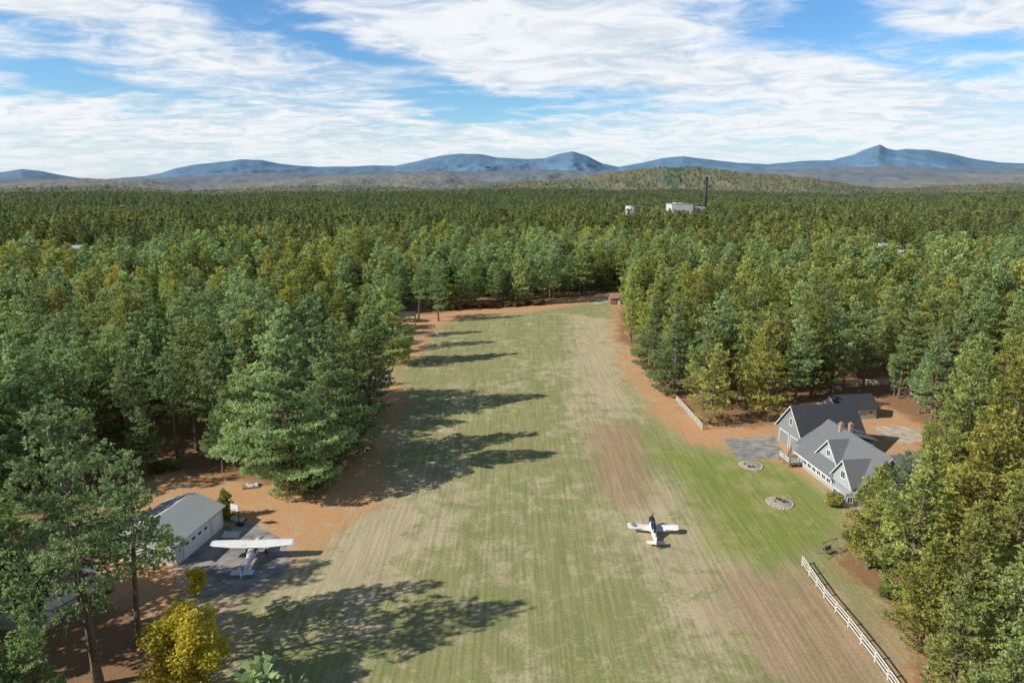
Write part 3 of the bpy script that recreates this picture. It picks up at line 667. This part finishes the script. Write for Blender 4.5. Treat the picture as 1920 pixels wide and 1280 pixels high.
for px_,py_ in ((-2.5,15.3),(-2.5,17.2),(-2.5,19.1),(-0.7,15.3),(-0.7,19.1),(1.0,19.1)): b.box(px_-.06,px_+.06,py_-.06,py_+.06,0.0,1.75)
b.obj('deck',mWood,H_)
b=MB(); 
for z_ in (0.95,1.68): b.box(-2.55,-2.45,15.3,19.1,z_,z_+.06).box(-2.45,-0.2,15.25,15.33,z_,z_+.06).box(-2.45,1.0,19.07,19.15,z_,z_+.06)
for i in range(26): b.box(-2.52,-2.48,15.35+i*.145,15.39+i*.145,1.01,1.68)
for i in range(14): b.box(-2.4+i*.16,-2.36+i*.16,15.27,15.31,1.01,1.68)
b.obj('railing',mWhite,H_)
e_=empty('patio_umbrella',(0,0,0),0,'closed plum patio umbrella on wooden deck','umbrella')
rot=Matrix.Rotation(D2R(6),4,'Z'); pw=rot@Vector((-1.3,17.4,0.75)); e_.location=(53.2+pw.x,98+pw.y,0.75)
MB().beam((0,0,0),(0,0,2.7),0.04,6).obj('pole',mMetal,e_)
MB().beam((0,0,1.0),(0,0,2.1),0.16,8,0,0.12).beam((0,0,2.1),(0,0,2.65),0.12,8,0,0.02).obj('canopy',mPurple,e_)
pw=rot@Vector((2.2,19.6,0))
GA=empty('garage',(53.2+pw.x,98+pw.y,0),D2R(6),'steep roofed gray garage joined to the house','garage')
b=MB(); b.prism_x(0,12,0,9.6,-0.2,3.3,8.3); b.obj('wall',mSiding2,GA)
kk=(8.3-3.3)/4.8
b=MB(); b.slab([(-.45,-.5,3.35-.5*kk),(12.4,-.5,3.35-.5*kk),(12.4,4.8,8.36),(-.45,4.8,8.36)],0.16); b.slab([(-.45,10.1,3.35-.5*kk),(-.45,4.8,8.36),(12.4,4.8,8.36),(12.4,10.1,3.35-.5*kk)],0.16)
b.obj('roof',mRoofD,GA)
for y0 in (1.0,5.2):
    MB().box(-0.06,-0.003,y0,y0+3.3,0,2.5).obj('door',mSiding2,GA)
    MB().box(-0.09,-0.004,y0-.14,y0-.005,0,2.62).box(-0.09,-0.004,y0+3.305,y0+3.44,0,2.62).box(-0.09,-0.004,y0-.005,y0+3.305,2.505,2.62).obj('door_frame',mWhite,GA)
window(GA,(0,4.8,5.2),1.1,1.5,'x-')
b=MB(); rake(b,(-.46,-.5,2.62),(-.46,4.8,8.16),-0.04,0.24,0); rake(b,(-.46,10.1,2.62),(-.46,4.8,8.16),-0.04,0.24,0)
b.obj('trim',mWhite,GA)
def cottage(name,loc,rz,L,W,he,hr,wall,roofm,label,cat,door=True,wins=2):
    e=empty(name,loc,rz,label,cat)
    MB().prism_x(-L/2,L/2,-W/2,W/2,-0.3,he,hr).obj('wall',wall,e)
    s_=(hr-he)/(W/2); o=0.4
    b=MB(); b.slab([(-L/2-o,-W/2-o,he+.04-o*s_),(L/2+o,-W/2-o,he+.04-o*s_),(L/2+o,0,hr+.06),(-L/2-o,0,hr+.06)],0.12)
    b.slab([(-L/2-o,W/2+o,he+.04-o*s_),(-L/2-o,0,hr+.06),(L/2+o,0,hr+.06),(L/2+o,W/2+o,he+.04-o*s_)],0.12); b.obj('roof',roofm,e)
    if door: MB().box(-0.5,0.5,-W/2-0.06,-W/2-0.003,0,2.05).box(0.3,0.4,-W/2-0.1,-W/2-0.061,0.95,1.05).obj('door',mWhite,e)
    for i in range(wins):
        xx=(-L/2+1.4) if i%2==0 else (L/2-1.4)
        window(e,(xx,-W/2,1.5),1.1,1.1,'y-')
    return e
xo,yo=G(1590,778); cottage('shed',(xo,yo,0),D2R(8),9,6,2.6,4.6,mSiding,mRoofD,'gray outbuilding with dark roof behind the house','shed')
HG=empty('hangar_garage',(-44.0,82.0,0),D2R(-9),'gray roofed garage with large white doors facing the apron','garage')
b=MB(); b.prism_y(-9,0,-1,10.0,-0.2,3.1,4.8); b.obj('wall',mWhiteSiding,HG)
ks=(4.8-3.1)/4.5
b=MB(); b.slab([(-4.5,-1.4,4.85),(0.4,-1.4,3.15-.4*ks),(0.4,10.4,3.15-.4*ks),(-4.5,10.4,4.85)],0.12); b.slab([(-9.4,-1.4,3.15-.4*ks),(-4.5,-1.4,4.85),(-4.5,10.4,4.85),(-9.4,10.4,3.15-.4*ks)],0.12)
b.obj('roof',mRoofG,HG)
dr=MB().box(0.003,0.07,0.6,6.6,0,2.7).obj('door',mDoorW,HG)
b=MB()
for i in range(4): b.box(0.071,0.085,1.1+i*1.4,1.8+i*1.4,1.75,2.1)
b.obj('window',mGlass,dr)
MB().box(0.003,0.07,7.2,9.4,0,2.3).obj('door',mDoorW,HG)
window(HG,(-3,-1,1.6),1.2,1.1,'y-'); window(HG,(-6.5,-1,1.6),1.2,1.1,'y-')
cottage('house',(-58.5,72.5,0),D2R(-6),13,9,3.2,6.8,mWhiteSiding,mRoofD,'pale house with dark roof among tall pines','house',True,2)
xh,yh=G(1160,566); cottage('hut',(xh-1,yh-4,0),D2R(4),7,5,2.8,4.4,mBrownSiding,simple('rusty_brown_roof',(0.38,0.22,0.17),0.8),'small brown hut at the far end of the airstrip','hut',True,1)
for x_,y_,L_,W_,t in far_build:
    cottage('house',(x_,y_,float(hgt(np.array(x_),np.array(y_)))),random.uniform(-.3,.3),L_,W_,7.0,9.6,mWhiteSiding,mRoofG,'pale building showing through the distant forest','building',False,0)
xs_,ys_=G(765,603); S_=empty('picnic_shelter',(xs_,ys_,0),0.1,'open sided picnic shelter with dark roof','shelter')
b=MB(); b.slab([(-3,-2.4,2.5),(3,-2.4,2.5),(3,0,3.6),(-3,0,3.6)],0.12); b.slab([(-3,2.4,2.5),(-3,0,3.6),(3,0,3.6),(3,2.4,2.5)],0.12); b.obj('roof',mRoofD,S_)
for a_ in (-2.7,2.7):
    for c_ in (-2.1,2.1): MB().box(a_-.1,a_+.1,c_-.1,c_+.1,0,2.6).obj('post',mWood,S_)
MB().box(-1,1,-.4,.4,.72,.78).box(-1,1,-.85,-.6,.42,.47).box(-1,1,.6,.85,.42,.47).box(-.8,-.7,-.75,.75,0,.72).box(.7,.8,-.75,.75,0,.72).obj('picnic_table',mWood,S_)
# ---------------------------------------------------------------- power plant
PL=empty('industrial_plant',(200,792,0),0.05,'white industrial plant building with flat roof','factory')
b=MB(); b.box(-21,3,-10,14,0,27.0).box(3,19,-6,12,0,23.5).box(-16,-8,-4,6,27.0,28.2)
b.obj('wall',mPlant,PL)
b=MB().box(-21.3,3.2,-10.3,14.3,27.0,27.3); b.obj('roof_edge',mMetal,PL)
b=MB()
for i in range(3): b.box(5+i*4,5.5+i*4,-9.5,-9,0,25)
b.box(4,19,-9.55,-9.0,24.6,25.0); b.obj('frame',mDark,PL)
CHM=empty('chimney_stack',(222,800,0),0,'tall dark steel chimney stack beside the plant','chimney')
b=MB(); b.beam((0,0,0),(0,0,57),1.9,16,0,1.7); b.obj('stack',mDark,CHM,True)
b=MB()
for z_ in (34,55.5): b.beam((0,0,z_),(0,0,z_+.8),2.3,16)
b.obj('platform',mDark,CHM)
si=empty('silo',(136,800,0),0,'pale flat topped silo block above the trees','silo')
b=MB(); b.beam((0,0,0),(0,0,24),5.2,20).beam((0,0,24),(0,0,24.5),5.4,20); b.obj('tank',mPlant,si,True)
MB().beam((5.3,0,0),(5.3,0,24.6),0.25,5).obj('ladder',mMetal,si)
cvy=empty('conveyor',(142,800,0),0,'thin sloping conveyor between silo and plant','conveyor')
MB().beam((0,0,25.0),(34,-2,20.5),0.45,4).obj('gallery',mMetal,cvy); MB().beam((18,-1,0),(18,-1,22),0.3,6).obj('support',mMetal,cvy)
# ---------------------------------------------------------------- fences
def fence(pts_,label,h=1.3,sp=2.4,nr=3):
    p0=Vector((*pts_[0],0)); e=empty('rail_fence',p0,0,label,'fence')
    P_=[Vector((*q,0))-p0 for q in pts_]
    rails=[MB() for _ in range(nr)]
    pm=None
    for a,b_ in zip(P_[:-1],P_[1:]):
        d=b_-a; n_=max(1,round(d.length/sp)); yaw=math.atan2(d.y,d.x)
        for i in range(n_+ (1 if b_ is P_[-1] else 0)):
            q=a+d*(i/n_)
            if pm is None:
                o=MB().box(-.07,.07,-.07,.07,-.1,h).box(-.09,.09,-.09,.09,h,h+.05).obj('post',mWhiteWood,e); pm=o
            else:
                o=pm.copy(); COL.objects.link(o); o.parent=e
            o.location=q; o.rotation_euler=(D2R(random.uniform(-1.5,1.5)),D2R(random.uniform(-1.5,1.5)),yaw)
        nrm=Vector((-d.y,d.x,0)).normalized()*0.09
        for j in range(nr):
            z_=h*(0.25+0.33*j); z=Vector((0,0,z_))
            A=a+nrm+z; B=b_+nrm+z; w=nrm.normalized()*0.02; u_=Vector((0,0,0.075))
            rails[j].loft([[A-w-u_,A+w-u_,A+w+u_,A-w+u_],[B-w-u_,B+w-u_,B+w+u_,B-w+u_]])
    for r_ in rails: r_.obj('rail',mWhiteWood,e)
    return e
fence([G(1504,1060),G(1545,1120),G(1590,1175),G(1640,1240),G(1690,1310),G(1760,1400)],'long white three rail wooden fence beside dry grass')
fence([G(1268,752),G(1316,806)],'short white rail fence beside golden pines')
fence([G(1480,722),G(1570,720),G(1680,722)],'white rail fence among pines behind the house')
# ---------------------------------------------------------------- flower beds
def bed(u,v,R_,label):
    x_,y_=G(u,v); e=empty('flower_bed',(x_,y_,0),0,label,'flower bed')
    pts_=[(R_*(1+.06*math.sin(3*t))*math.cos(t),R_*(1+.06*math.sin(3*t))*math.sin(t)) for t in np.linspace(0,6.283,29)[:-1]]
    MB().loft([[(a,b_,0.0) for a,b_ in pts_],[(a*.9,b_*.9,0.12) for a,b_ in pts_],[(a*.3,b_*.3,0.2) for a,b_ in pts_]]).obj('mulch',mGravel,e,True)
    b=MB(); rg=[]
    for i in range(56):
        t=6.283*i/56; q=R_*(1+.06*math.sin(3*t)); s=random.uniform(.16,.24) if i%2 else .08
        rg.append([((q+dx*s)*math.cos(t),(q+dx*s)*math.sin(t),dz*s+.01) for dx,dz in ((-1,0),(-.7,.9),(.7,.9),(1,0))])
    b.loft(rg,closed=True); b.obj('edging',mStone,e)
    for i in range(5):
        t=random.uniform(0,6.28); o=bpy.data.objects.new('plant',shG[1] if i%2 else shR[1]); COL.objects.link(o); o.parent=e
        q=random.uniform(.2,.65)*R_; o.location=(q*math.cos(t),q*math.sin(t),0.1); s=random.uniform(.13,.24); o.scale=(s,s,s)
bed(1409,873,1.9,'round mulched flower bed with stone edging on lawn'); bed(1463,943,1.95,'round mulched flower bed in the green lawn')
xw,yw=G(1553,1038); W_=empty('swing_frame',(xw,yw,0),0.5,'weathered wooden garden swing frame on the lawn edge','garden swing')
b=MB()
for s in (-1.3,1.3): b.beam((s,-.9,0),(s,0,2.0),.06,5).beam((s,.9,0),(s,0,2.0),.06,5).beam((s,-.5,.9),(s,.5,.9),.05,5)
b.beam((-1.5,0,2.0),(1.5,0,2.0),.07,5); b.obj('frame',mWood,W_)
b=MB().box(-.8,.8,-.25,.25,.5,.55).box(-.8,.8,.25,.3,.55,1.05); b.obj('seat',mWood,W_)
b=MB(); 
for s in (-.75,.75): b.beam((s,0,2.0),(s,.2,.55),.015,4)
b.obj('chain',mMetal,W_)
xk,yk=G(449,985); K=empty('basketball_hoop',(xk,yk,0),-0.4,'freestanding basketball hoop on the apron','basketball hoop')
MB().beam((0,0,0),(0,0,3.2),.07,8).beam((0,0,3.0),(0,-.6,3.2),.05,6).box(-.5,.5,-.2,.5,0,.25).obj('pole',mDark,K)
MB().box(-.7,.7,-.66,-.6,2.7,3.7).obj('backboard',mWhite,K)
b=MB()
for i in range(12):
    t0,t1=6.283*i/12,6.283*(i+1)/12; b.beam((.23*math.cos(t0),-.92+.23*math.sin(t0),2.95),(.23*math.cos(t1),-.92+.23*math.sin(t1),2.95),.015,4)
b.obj('rim',mRed,K)
for (u,v,rz,lab) in ((472,912,.3,'pale stacked boards and tarps on pine needles'),(446,975,-.3,'small pale tarped cart beside basketball hoop')):
    x_,y_=G(u,v); e=empty('tarp_pile',(x_,y_,0),rz,lab,'tarp')
    b=MB()
    for i in range(5): b.box(-1.4+.2*random.random(),1.0+.5*random.random(),-.8+i*.32,-.55+i*.32,.02,.12+.1*random.random())
    b.obj('board',mWood,e)
    rg=[[(-1.0+i*.4,-.5+.1*math.sin(i*2),.14+.0*i),(-1.0+i*.4,.5+.08*math.cos(i*3),.14),(-1.0+i*.4,.25,.45+.12*math.sin(i*1.7)),(-1.0+i*.4,-.25,.42+.1*math.cos(i*2.1))] for i in range(6)]
    MB().loft(rg).obj('tarp',mTarp,e)
# ---------------------------------------------------------------- car
def car(u,v,rz,mat,label):
    x_,y_=G(u,v); e=empty('parked_car',(x_,y_,0),rz,label,'car')
    prof=[(-2.25,.35),(-2.3,.8),(-2.15,1.0),(-1.9,1.08),(1.0,1.05),(1.9,.95),(2.25,.75),(2.3,.4),(1.9,.28),(-1.9,.28)]
    b=MB(); b.loft([[(x__,s*.86,z) for x__,z in prof] for s in (-1,-.9,.9,1)]); b.obj('body',mat,e)
    b=MB(); b.loft([[(-2.05,-.82,1.05),(.95,-.82,1.05),(.95,.82,1.05),(-2.05,.82,1.05)],[(-1.8,-.68,1.62),(.2,-.68,1.62),(.2,.68,1.62),(-1.8,.68,1.62)]]); b.obj('window',mGlass,e)
    MB().loft([[(-1.85,-.7,1.6),(.25,-.7,1.6),(.25,.7,1.6),(-1.85,.7,1.6)],[(-1.7,-.6,1.7),(.1,-.6,1.7),(.1,.6,1.7),(-1.7,.6,1.7)]]).obj('roof',mat,e)
    for a in (-1.4,1.4):
        for s in (-.82,.82):
            MB().beam((a,s-.1,.34),(a,s+.1,.34),.34,16).beam((a,s-.11,.34),(a,s+.11,.34),.18,10,1).obj('wheel',[mBlack,mMetal],e)
    for s in (-.6,.6): MB().box(2.24,2.31,s-.18,s+.18,.6,.75).obj('headlight',mWhite,e)
car(677,730,1.9,mCarB,'dark car parked on gravel under the pines')
# ---------------------------------------------------------------- aircraft
def ring(y,w,zt,zb_,n=14,pw=2.6):
    zc=(zt+zb_)/2; hh=(zt-zb_)/2; o=[]
    for i in range(n):
        t=2*math.pi*i/n; c,s=math.cos(t),math.sin(t)
        o.append((w*math.copysign(abs(c)**(2/pw),c),y,zc+hh*math.copysign(abs(s)**(2/pw),s)))
    return o
def airfoil(x,yle,ch,z,th=0.12):
    pr=[(0,0),(.05,.45),(.2,.95),(.4,1.0),(.7,.6),(1,.04),(1,-.04),(.6,-.25),(.2,-.4),(.05,-.3)]
    return [(x,yle-ch*a,z+th*ch*b*0.62) for a,b in pr]
def wheel(nm,parent,x,y,z,r_,w=.07):
    return MB().beam((x-w,y,z),(x+w,y,z),r_,16,0).beam((x-w-.01,y,z),(x+w+.01,y,z),r_*.5,10,1).obj(nm,[mBlack,mMetal],parent)
def prop(parent,y,z,L,ang):
    b=MB()
    for s in (1,-1):
        d=Vector((math.cos(ang)*s,0,math.sin(ang)*s)); pr_=Vector((-d.z,0,d.x))
        rg=[]
        for t,c_ in ((.05,.07),(.35,.09),(.75,.07),(1,.03)):
            q=d*(t*L); f=Vector((0,.03*(1-t),0)); rg.append([q-pr_*c_+Vector((0,y,z))+f,q+Vector((0,y+.02,z)),q+pr_*c_+Vector((0,y,z))-f,q+Vector((0,y-.02,z))])
        b.loft(rg)
    b.obj('propeller',mDark,parent)
x1,y1=G(1224,1000)
A1=empty('low_wing_airplane',(x1,y1,0),0,'small low wing airplane with white wings and dark canopy on grass','airplane',rot=(D2R(9),0,D2R(-5)))
st=[(2.55,.16,1.05,.78),(2.45,.36,1.22,.62),(2.0,.43,1.30,.52),(1.3,.45,1.36,.46),(.4,.44,1.38,.42),(-.6,.40,1.34,.44),(-1.6,.30,1.26,.58),(-2.8,.17,1.16,.78),(-3.7,.06,1.08,.92)]
fu=MB().loft([ring(*s) for s in st]); fu.obj('fuselage',mWhite,A1,True)
MB().loft([ring(2.78,.03,.95,.89,10,2),ring(2.68,.13,1.05,.79,10,2),ring(2.55,.17,1.09,.75,10,2)]).obj('spinner',mRed,A1,True)
MB().loft([ring(2.47,.375,1.235,.61),ring(2.0,.44,1.315,.51),ring(1.3,.46,1.375,.45),ring(1.1,.46,1.38,.45)],cap=False).obj('cowling',mDark,A1,True)
MB().loft([ring(-2.9,.168,1.165,.78),ring(-3.2,.13,1.135,.83),ring(-3.5,.09,1.105,.88)],cap=False).obj('tail_stripe',mRed,A1,True)
prop(A1,2.66,.92,.92,1.2)
MB().loft([ring(1.15,.10,1.40,1.30,12,2),ring(.7,.35,1.68,1.2,12,2),(ring(0,.40,1.82,1.2,12,2)),ring(-.7,.36,1.74,1.2,12,2),ring(-1.5,.12,1.38,1.24,12,2)]).obj('canopy',mGlass,A1,True)
for s in (-1,1):
    b=MB()
    b.loft([airfoil(s*.36,1.25,1.5,.62),airfoil(s*3.3,1.2,1.38,.88),airfoil(s*3.62,1.05,1.1,.93,.08)]); w_=b.obj('wing',mWhite,A1)
    MB().box(min(s*1.7,s*3.2),max(s*1.7,s*3.2),-.17,-.14,.80,.86).obj('aileron_gap',mDark,w_)
    if s<0:
        b=MB(); n=24; vs=[]
        for i in range(n):
            t=6.283*i/n
            for r_ in (.42,.30): vs.append((-2.65+r_*math.cos(t),.62+r_*math.sin(t),.955-r_*math.cos(t)*.088))
        b.add(vs,[(2*i,2*((i+1)%n),2*((i+1)%n)+1,2*i+1) for i in range(n)])
        vs=[]
        for i in range(10):
            t=math.pi/2+6.283*i/10; rr=.27 if i%2==0 else .11; vs.append((-2.65+rr*math.cos(t),.62+rr*math.sin(t),.957-rr*math.cos(t)*.088))
        b.add(vs,[tuple(range(10))],0); b.obj('insignia',mCarB,w_)
    MB().loft([airfoil(s*.05,-2.95,.85,1.12,.08),airfoil(s*1.25,-3.1,.62,1.13,.08)]).obj('tailplane',mWhite,A1)
    wheel('wheel',A1,s*.95,1.0,.19,.19); MB().beam((s*.35,.95,.6),(s*.9,1.0,.2),.04,6).obj('landing_gear_leg',mMetal,A1)
    MB().loft([ring(1.45,.02,.2,.16,8,2),ring(1.1,.13,.42,.1,8,2),ring(.55,.05,.3,.16,8,2)]).obj('wheel_fairing',mWhite,A1,True).location.x=s*.95
fin=[[(-.04,-2.9,1.1),(.04,-2.9,1.1),(.04,-3.85,1.0),(-.04,-3.85,1.0)],[(-.03,-3.3,1.85),(.03,-3.3,1.85),(.03,-3.95,1.9),(-.03,-3.95,1.9)],[(-.02,-3.4,2.15),(.02,-3.4,2.15),(.02,-3.95,2.2),(-.02,-3.95,2.2)]]
MB().loft(fin).obj('fin',mWhite,A1)
MB().loft([[(-.025,-3.87,.98),(.025,-3.87,.98),(.025,-4.2,1.0),(-.025,-4.2,1.0)],[(-.02,-3.97,2.15),(.02,-3.97,2.15),(.02,-4.2,2.1),(-.02,-4.2,2.1)]]).obj('rudder',mRed,A1)
wheel('wheel',A1,0,-3.75,.74,.08,.03); MB().beam((0,-3.7,.98),(0,-3.78,.76),.025,5).obj('landing_gear_leg',mMetal,A1)
x2,y2=G(472,1052)
A2=empty('high_wing_airplane',(x2,y2+1.2,0),0,'white high wing airplane with pale blue trim on the apron','airplane',rot=(D2R(10),0,D2R(2.5)))
st=[(2.35,.18,1.2,.85),(2.25,.40,1.42,.62),(1.5,.50,1.55,.55),(.9,.54,1.75,.52),(.45,.55,2.05,.52),(-.2,.55,2.12,.55),(-1.2,.52,2.0,.62),(-2.2,.36,1.72,.82),(-3.8,.2,1.5,1.0),(-5.2,.07,1.4,1.15)]
MB().loft([ring(*s) for s in st]).obj('fuselage',mWhite,A2,True)
MB().loft([ring(-1.3,.525,1.60,1.30),ring(-3.0,.30,1.42,1.22),ring(-4.6,.16,1.36,1.22)],cap=False).obj('stripe',mBlue,A2,True)
MB().loft([ring(2.6,.03,1.06,1.0,10,2),ring(2.48,.14,1.18,.88,10,2),ring(2.36,.18,1.22,.84,10,2)]).obj('spinner',mBlue,A2,True)
prop(A2,2.46,1.03,1.0,.5)
MB().loft([[(-.56,.42,1.4),(.56,.42,1.4),(.5,.30,2.0),(-.5,.30,2.0)],[(-.5,.98,1.55),(.5,.98,1.55),(.46,.5,2.1),(-.46,.5,2.1)]]).obj('windscreen',mGlass,A2)
for s in (-1,1):
    MB().box(min(s*.555,s*.57),max(s*.555,s*.57),-1.2,.4,1.5,1.92).obj('window',mGlass,A2)
    w_=MB().loft([airfoil(s*.0,.75,1.63,2.2),airfoil(s*2.6,.75,1.63,2.28),airfoil(s*5.2,.62,1.2,2.36)]).obj('wing',mWhite,A2)
    MB().loft([airfoil(s*5.203,.62,1.2,2.36),airfoil(s*5.4,.50,1.0,2.38,.1),airfoil(s*5.5,.35,.7,2.38,.06)]).obj('wing_tip',mPaleBlue,w_)
    MB().box(min(s*.7,s*2.5),max(s*.7,s*2.5),-.46,-.43,2.255,2.31).obj('flap_gap',mMetal,w_)
    MB().beam((s*.5,.1,.85),(s*2.6,.25,2.2),.05,6).obj('wing_strut',mWhite,A2)
    MB().beam((s*.45,.75,.7),(s*1.25,.75,.3),.06,6,0,.04).obj('landing_gear_leg',mWhite,A2); wheel('wheel',A2,s*1.28,.75,.3,.3,.1)
    t_=MB().loft([airfoil(s*.05,-4.0,1.15,1.42,.08),airfoil(s*1.4,-4.2,.85,1.42,.08)]).obj('tailplane',mWhite,A2)
    MB().loft([airfoil(s*1.403,-4.198,.853,1.42,.085),airfoil(s*1.62,-4.35,.6,1.42,.06)]).obj('tailplane_tip',mBlue,t_)
MB().loft([[(-.05,-3.6,1.5),(.05,-3.6,1.5),(.05,-4.95,1.4),(-.05,-4.95,1.4)],[(-.04,-4.3,1.95),(.04,-4.3,1.95),(.04,-5.0,1.95),(-.04,-5.0,1.95)],[(-.02,-4.75,2.75),(.02,-4.75,2.75),(.02,-5.1,2.75),(-.02,-5.1,2.75)]]).obj('fin',mBlue,A2)
MB().loft([[(-.03,-4.97,1.15),(.03,-4.97,1.15),(.03,-5.45,1.2),(-.03,-5.45,1.2)],[(-.02,-5.12,2.75),(.02,-5.12,2.75),(.02,-5.45,2.7),(-.02,-5.45,2.7)]]).obj('rudder',mWhite,A2)
wheel('wheel',A2,0,-4.9,1.1,.12,.04); MB().beam((0,-4.7,1.25),(0,-4.9,1.1),.03,5).obj('landing_gear_leg',mMetal,A2)
# ---------------------------------------------------------------- world
EL=34.0
w=bpy.data.worlds.new('World'); sc.world=w; w.use_nodes=True; nt=w.node_tree; nt.nodes.clear()
out=nt.nodes.new('ShaderNodeOutputWorld')
sky=nd(nt,'ShaderNodeTexSky',None,sky_type='NISHITA',sun_disc=False,sun_elevation=D2R(EL),sun_rotation=D2R(250),air_density=1.0,dust_density=0.5,ozone_density=2.5,altitude=150.0)
tc=nd(nt,'ShaderNodeTexCoord'); dv=nd(nt,'ShaderNodeVectorMath',{0:tc.outputs['Generated']},operation='NORMALIZE').outputs[0]
sx=nd(nt,'ShaderNodeSeparateXYZ',{0:dv}); X_,Y_,Z_=sx.outputs
az=M(nt,'MULTIPLY',M(nt,'ARCTAN2',X_,Y_),57.2958); el=M(nt,'MULTIPLY',M(nt,'ARCSINE',Z_),57.2958)
zc_=M(nt,'ADD',M(nt,'MAXIMUM',Z_,0.0),0.12)
pl=nd(nt,'ShaderNodeCombineXYZ',{0:M(nt,'DIVIDE',X_,zc_),1:M(nt,'DIVIDE',Y_,zc_),2:0.0}).outputs[0]
plr=nd(nt,'ShaderNodeMapping',{'Vector':pl,'Rotation':(0,0,D2R(26)),'Scale':(1.0,1.35,1)}).outputs[0]
def wn(scale,detail=8.0,rough=0.6,dist=0.0,vec=None): return nd(nt,'ShaderNodeTexNoise',{'Vector':vec or plr,'Scale':scale,'Detail':detail,'Roughness':rough,'Distortion':dist}).outputs[0]
nA=wn(0.9,10.0,0.62,0.9); nB=wn(3.2,10.0,0.66,1.2); nW=nd(nt,'ShaderNodeTexNoise',{'Vector':plr,'Scale':1.8,'Detail':6.0})
wv=nd(nt,'ShaderNodeVectorMath',{0:nW.outputs['Color'],1:(0.5,0.5,0.5)},operation='SUBTRACT').outputs[0]
ae=nd(nt,'ShaderNodeCombineXYZ',{0:az,1:el,2:0.0}).outputs[0]
wv=nd(nt,'ShaderNodeVectorMath',{0:wv,1:(16.0,6.0,0.0)},operation='MULTIPLY').outputs[0]
aw=nd(nt,'ShaderNodeVectorMath',{0:ae,1:wv},operation='ADD').outputs[0]
def pang(u,v):
    d=ray(u,v); return math.degrees(math.atan2(d[0],d[1])), math.degrees(math.atan2(d[2],math.hypot(d[0],d[1])))
blobs=[
(80,55,140,22,-5,-.24),(230,178,140,20,-8,-.28),(60,140,100,14,0,-.20),(480,15,150,24,-15,-.28),(640,90,155,24,-12,-.28),(560,150,60,12,0,-.12),
(880,192,180,21,-3,-.46),(1180,160,130,12,0,-.24),(1480,45,175,34,6,-.44),(1640,88,155,22,3,-.42),(1860,112,115,20,0,-.30),(1300,205,160,12,0,-.16),(760,10,100,18,0,-.14),(1350,15,60,16,0,-.2),
(330,95,240,28,-12,.24),(1000,75,300,46,-6,.28),(1430,150,250,26,-3,.26),(1800,45,170,20,8,.32),(350,240,420,36,-4,.18),(1650,215,310,40,2,.18),(60,10,120,14,-8,.20),(1050,140,220,18,-4,.18),(1250,55,150,30,0,.22),(300,25,120,12,-8,.18)]
tot=None
for (u,v,hw,hh,ti,am) in blobs:
    a_,e_=pang(u,v); q=nd(nt,'ShaderNodeMapping',{'Vector':aw,'Location':(a_,e_,0),'Rotation':(0,0,D2R(ti)),'Scale':(hw*0.043,hh*0.043,1)},vector_type='TEXTURE').outputs[0]
    L_=nd(nt,'ShaderNodeVectorMath',{0:q,1:q},operation='DOT_PRODUCT').outputs['Value']
    x_=M(nt,'MULTIPLY',M(nt,'EXPONENT',M(nt,'MULTIPLY',L_,-0.8)),am)
    tot=x_ if tot is None else M(nt,'ADD',tot,x_)
cov=M(nt,'ADD',M(nt,'ADD',M(nt,'MULTIPLY',nA,0.78),M(nt,'MULTIPLY',nB,0.62)),M(nt,'ADD',tot,0.01))
mask=sstep(nt,cov,0.36,0.92)
over=sstep(nt,el,16.5,27.0)  # unseen overhead sky: clouds thinned and blue dimmed to lower ambient light
mask=M(nt,'MULTIPLY',mask,M(nt,'SUBTRACT',1.0,M(nt,'MULTIPLY',over,0.92)))
mask=M(nt,'MULTIPLY',mask,0.96)
hs=nd(nt,'ShaderNodeHueSaturation',{'Color':sky.outputs[0],'Saturation':1.2,'Value':1.45})
blue=mix(nt,1.0,hs.outputs[0],(0.72,0.91,1.05),'MULTIPLY')
blue=mix(nt,M(nt,'MULTIPLY',over,0.72),blue,(0.5,0.75,1.15))
cl=mix(nt,sstep(nt,M(nt,'ADD',M(nt,'MULTIPLY',nB,0.65),M(nt,'MULTIPLY',nA,0.35)),0.38,0.58),(6.6,7.4,8.2),(9.4,9.6,9.8))
c=mix(nt,mask,blue,cl)
hz=M(nt,'SUBTRACT',1.0,sstep(nt,el,0.0,5.0))
c=mix(nt,M(nt,'MULTIPLY',hz,0.55),c,(7.5,8.4,9.2))
bg=nd(nt,'ShaderNodeBackground',{'Color':c,'Strength':0.1}); nt.links.new(bg.outputs[0],out.inputs[0])
sl_=bpy.data.lights.new('Sun','SUN'); sl_.energy=5.0; sl_.angle=D2R(0.5); sl_.color=(1.0,0.94,0.84)
so=bpy.data.objects.new('Sun',sl_); COL.objects.link(so)
A_=D2R(19); E_=D2R(EL)
so.rotation_euler=Vector((math.cos(A_)*math.cos(E_),math.sin(A_)*math.cos(E_),-math.sin(E_))).to_track_quat('-Z','Y').to_euler()
# ---------------------------------------------------------------- camera
cd=bpy.data.cameras.new('Camera'); cd.lens=24; cd.sensor_width=36; cd.clip_end=60000; cd.clip_start=0.5
co=bpy.data.objects.new('Camera',cd); COL.objects.link(co); co.location=(0,0,CH); co.rotation_euler=(math.pi/2-PITCH,0,0)
sc.camera=co
sc.view_settings.view_transform='Standard'; sc.view_settings.look='None'; sc.view_settings.exposure=0
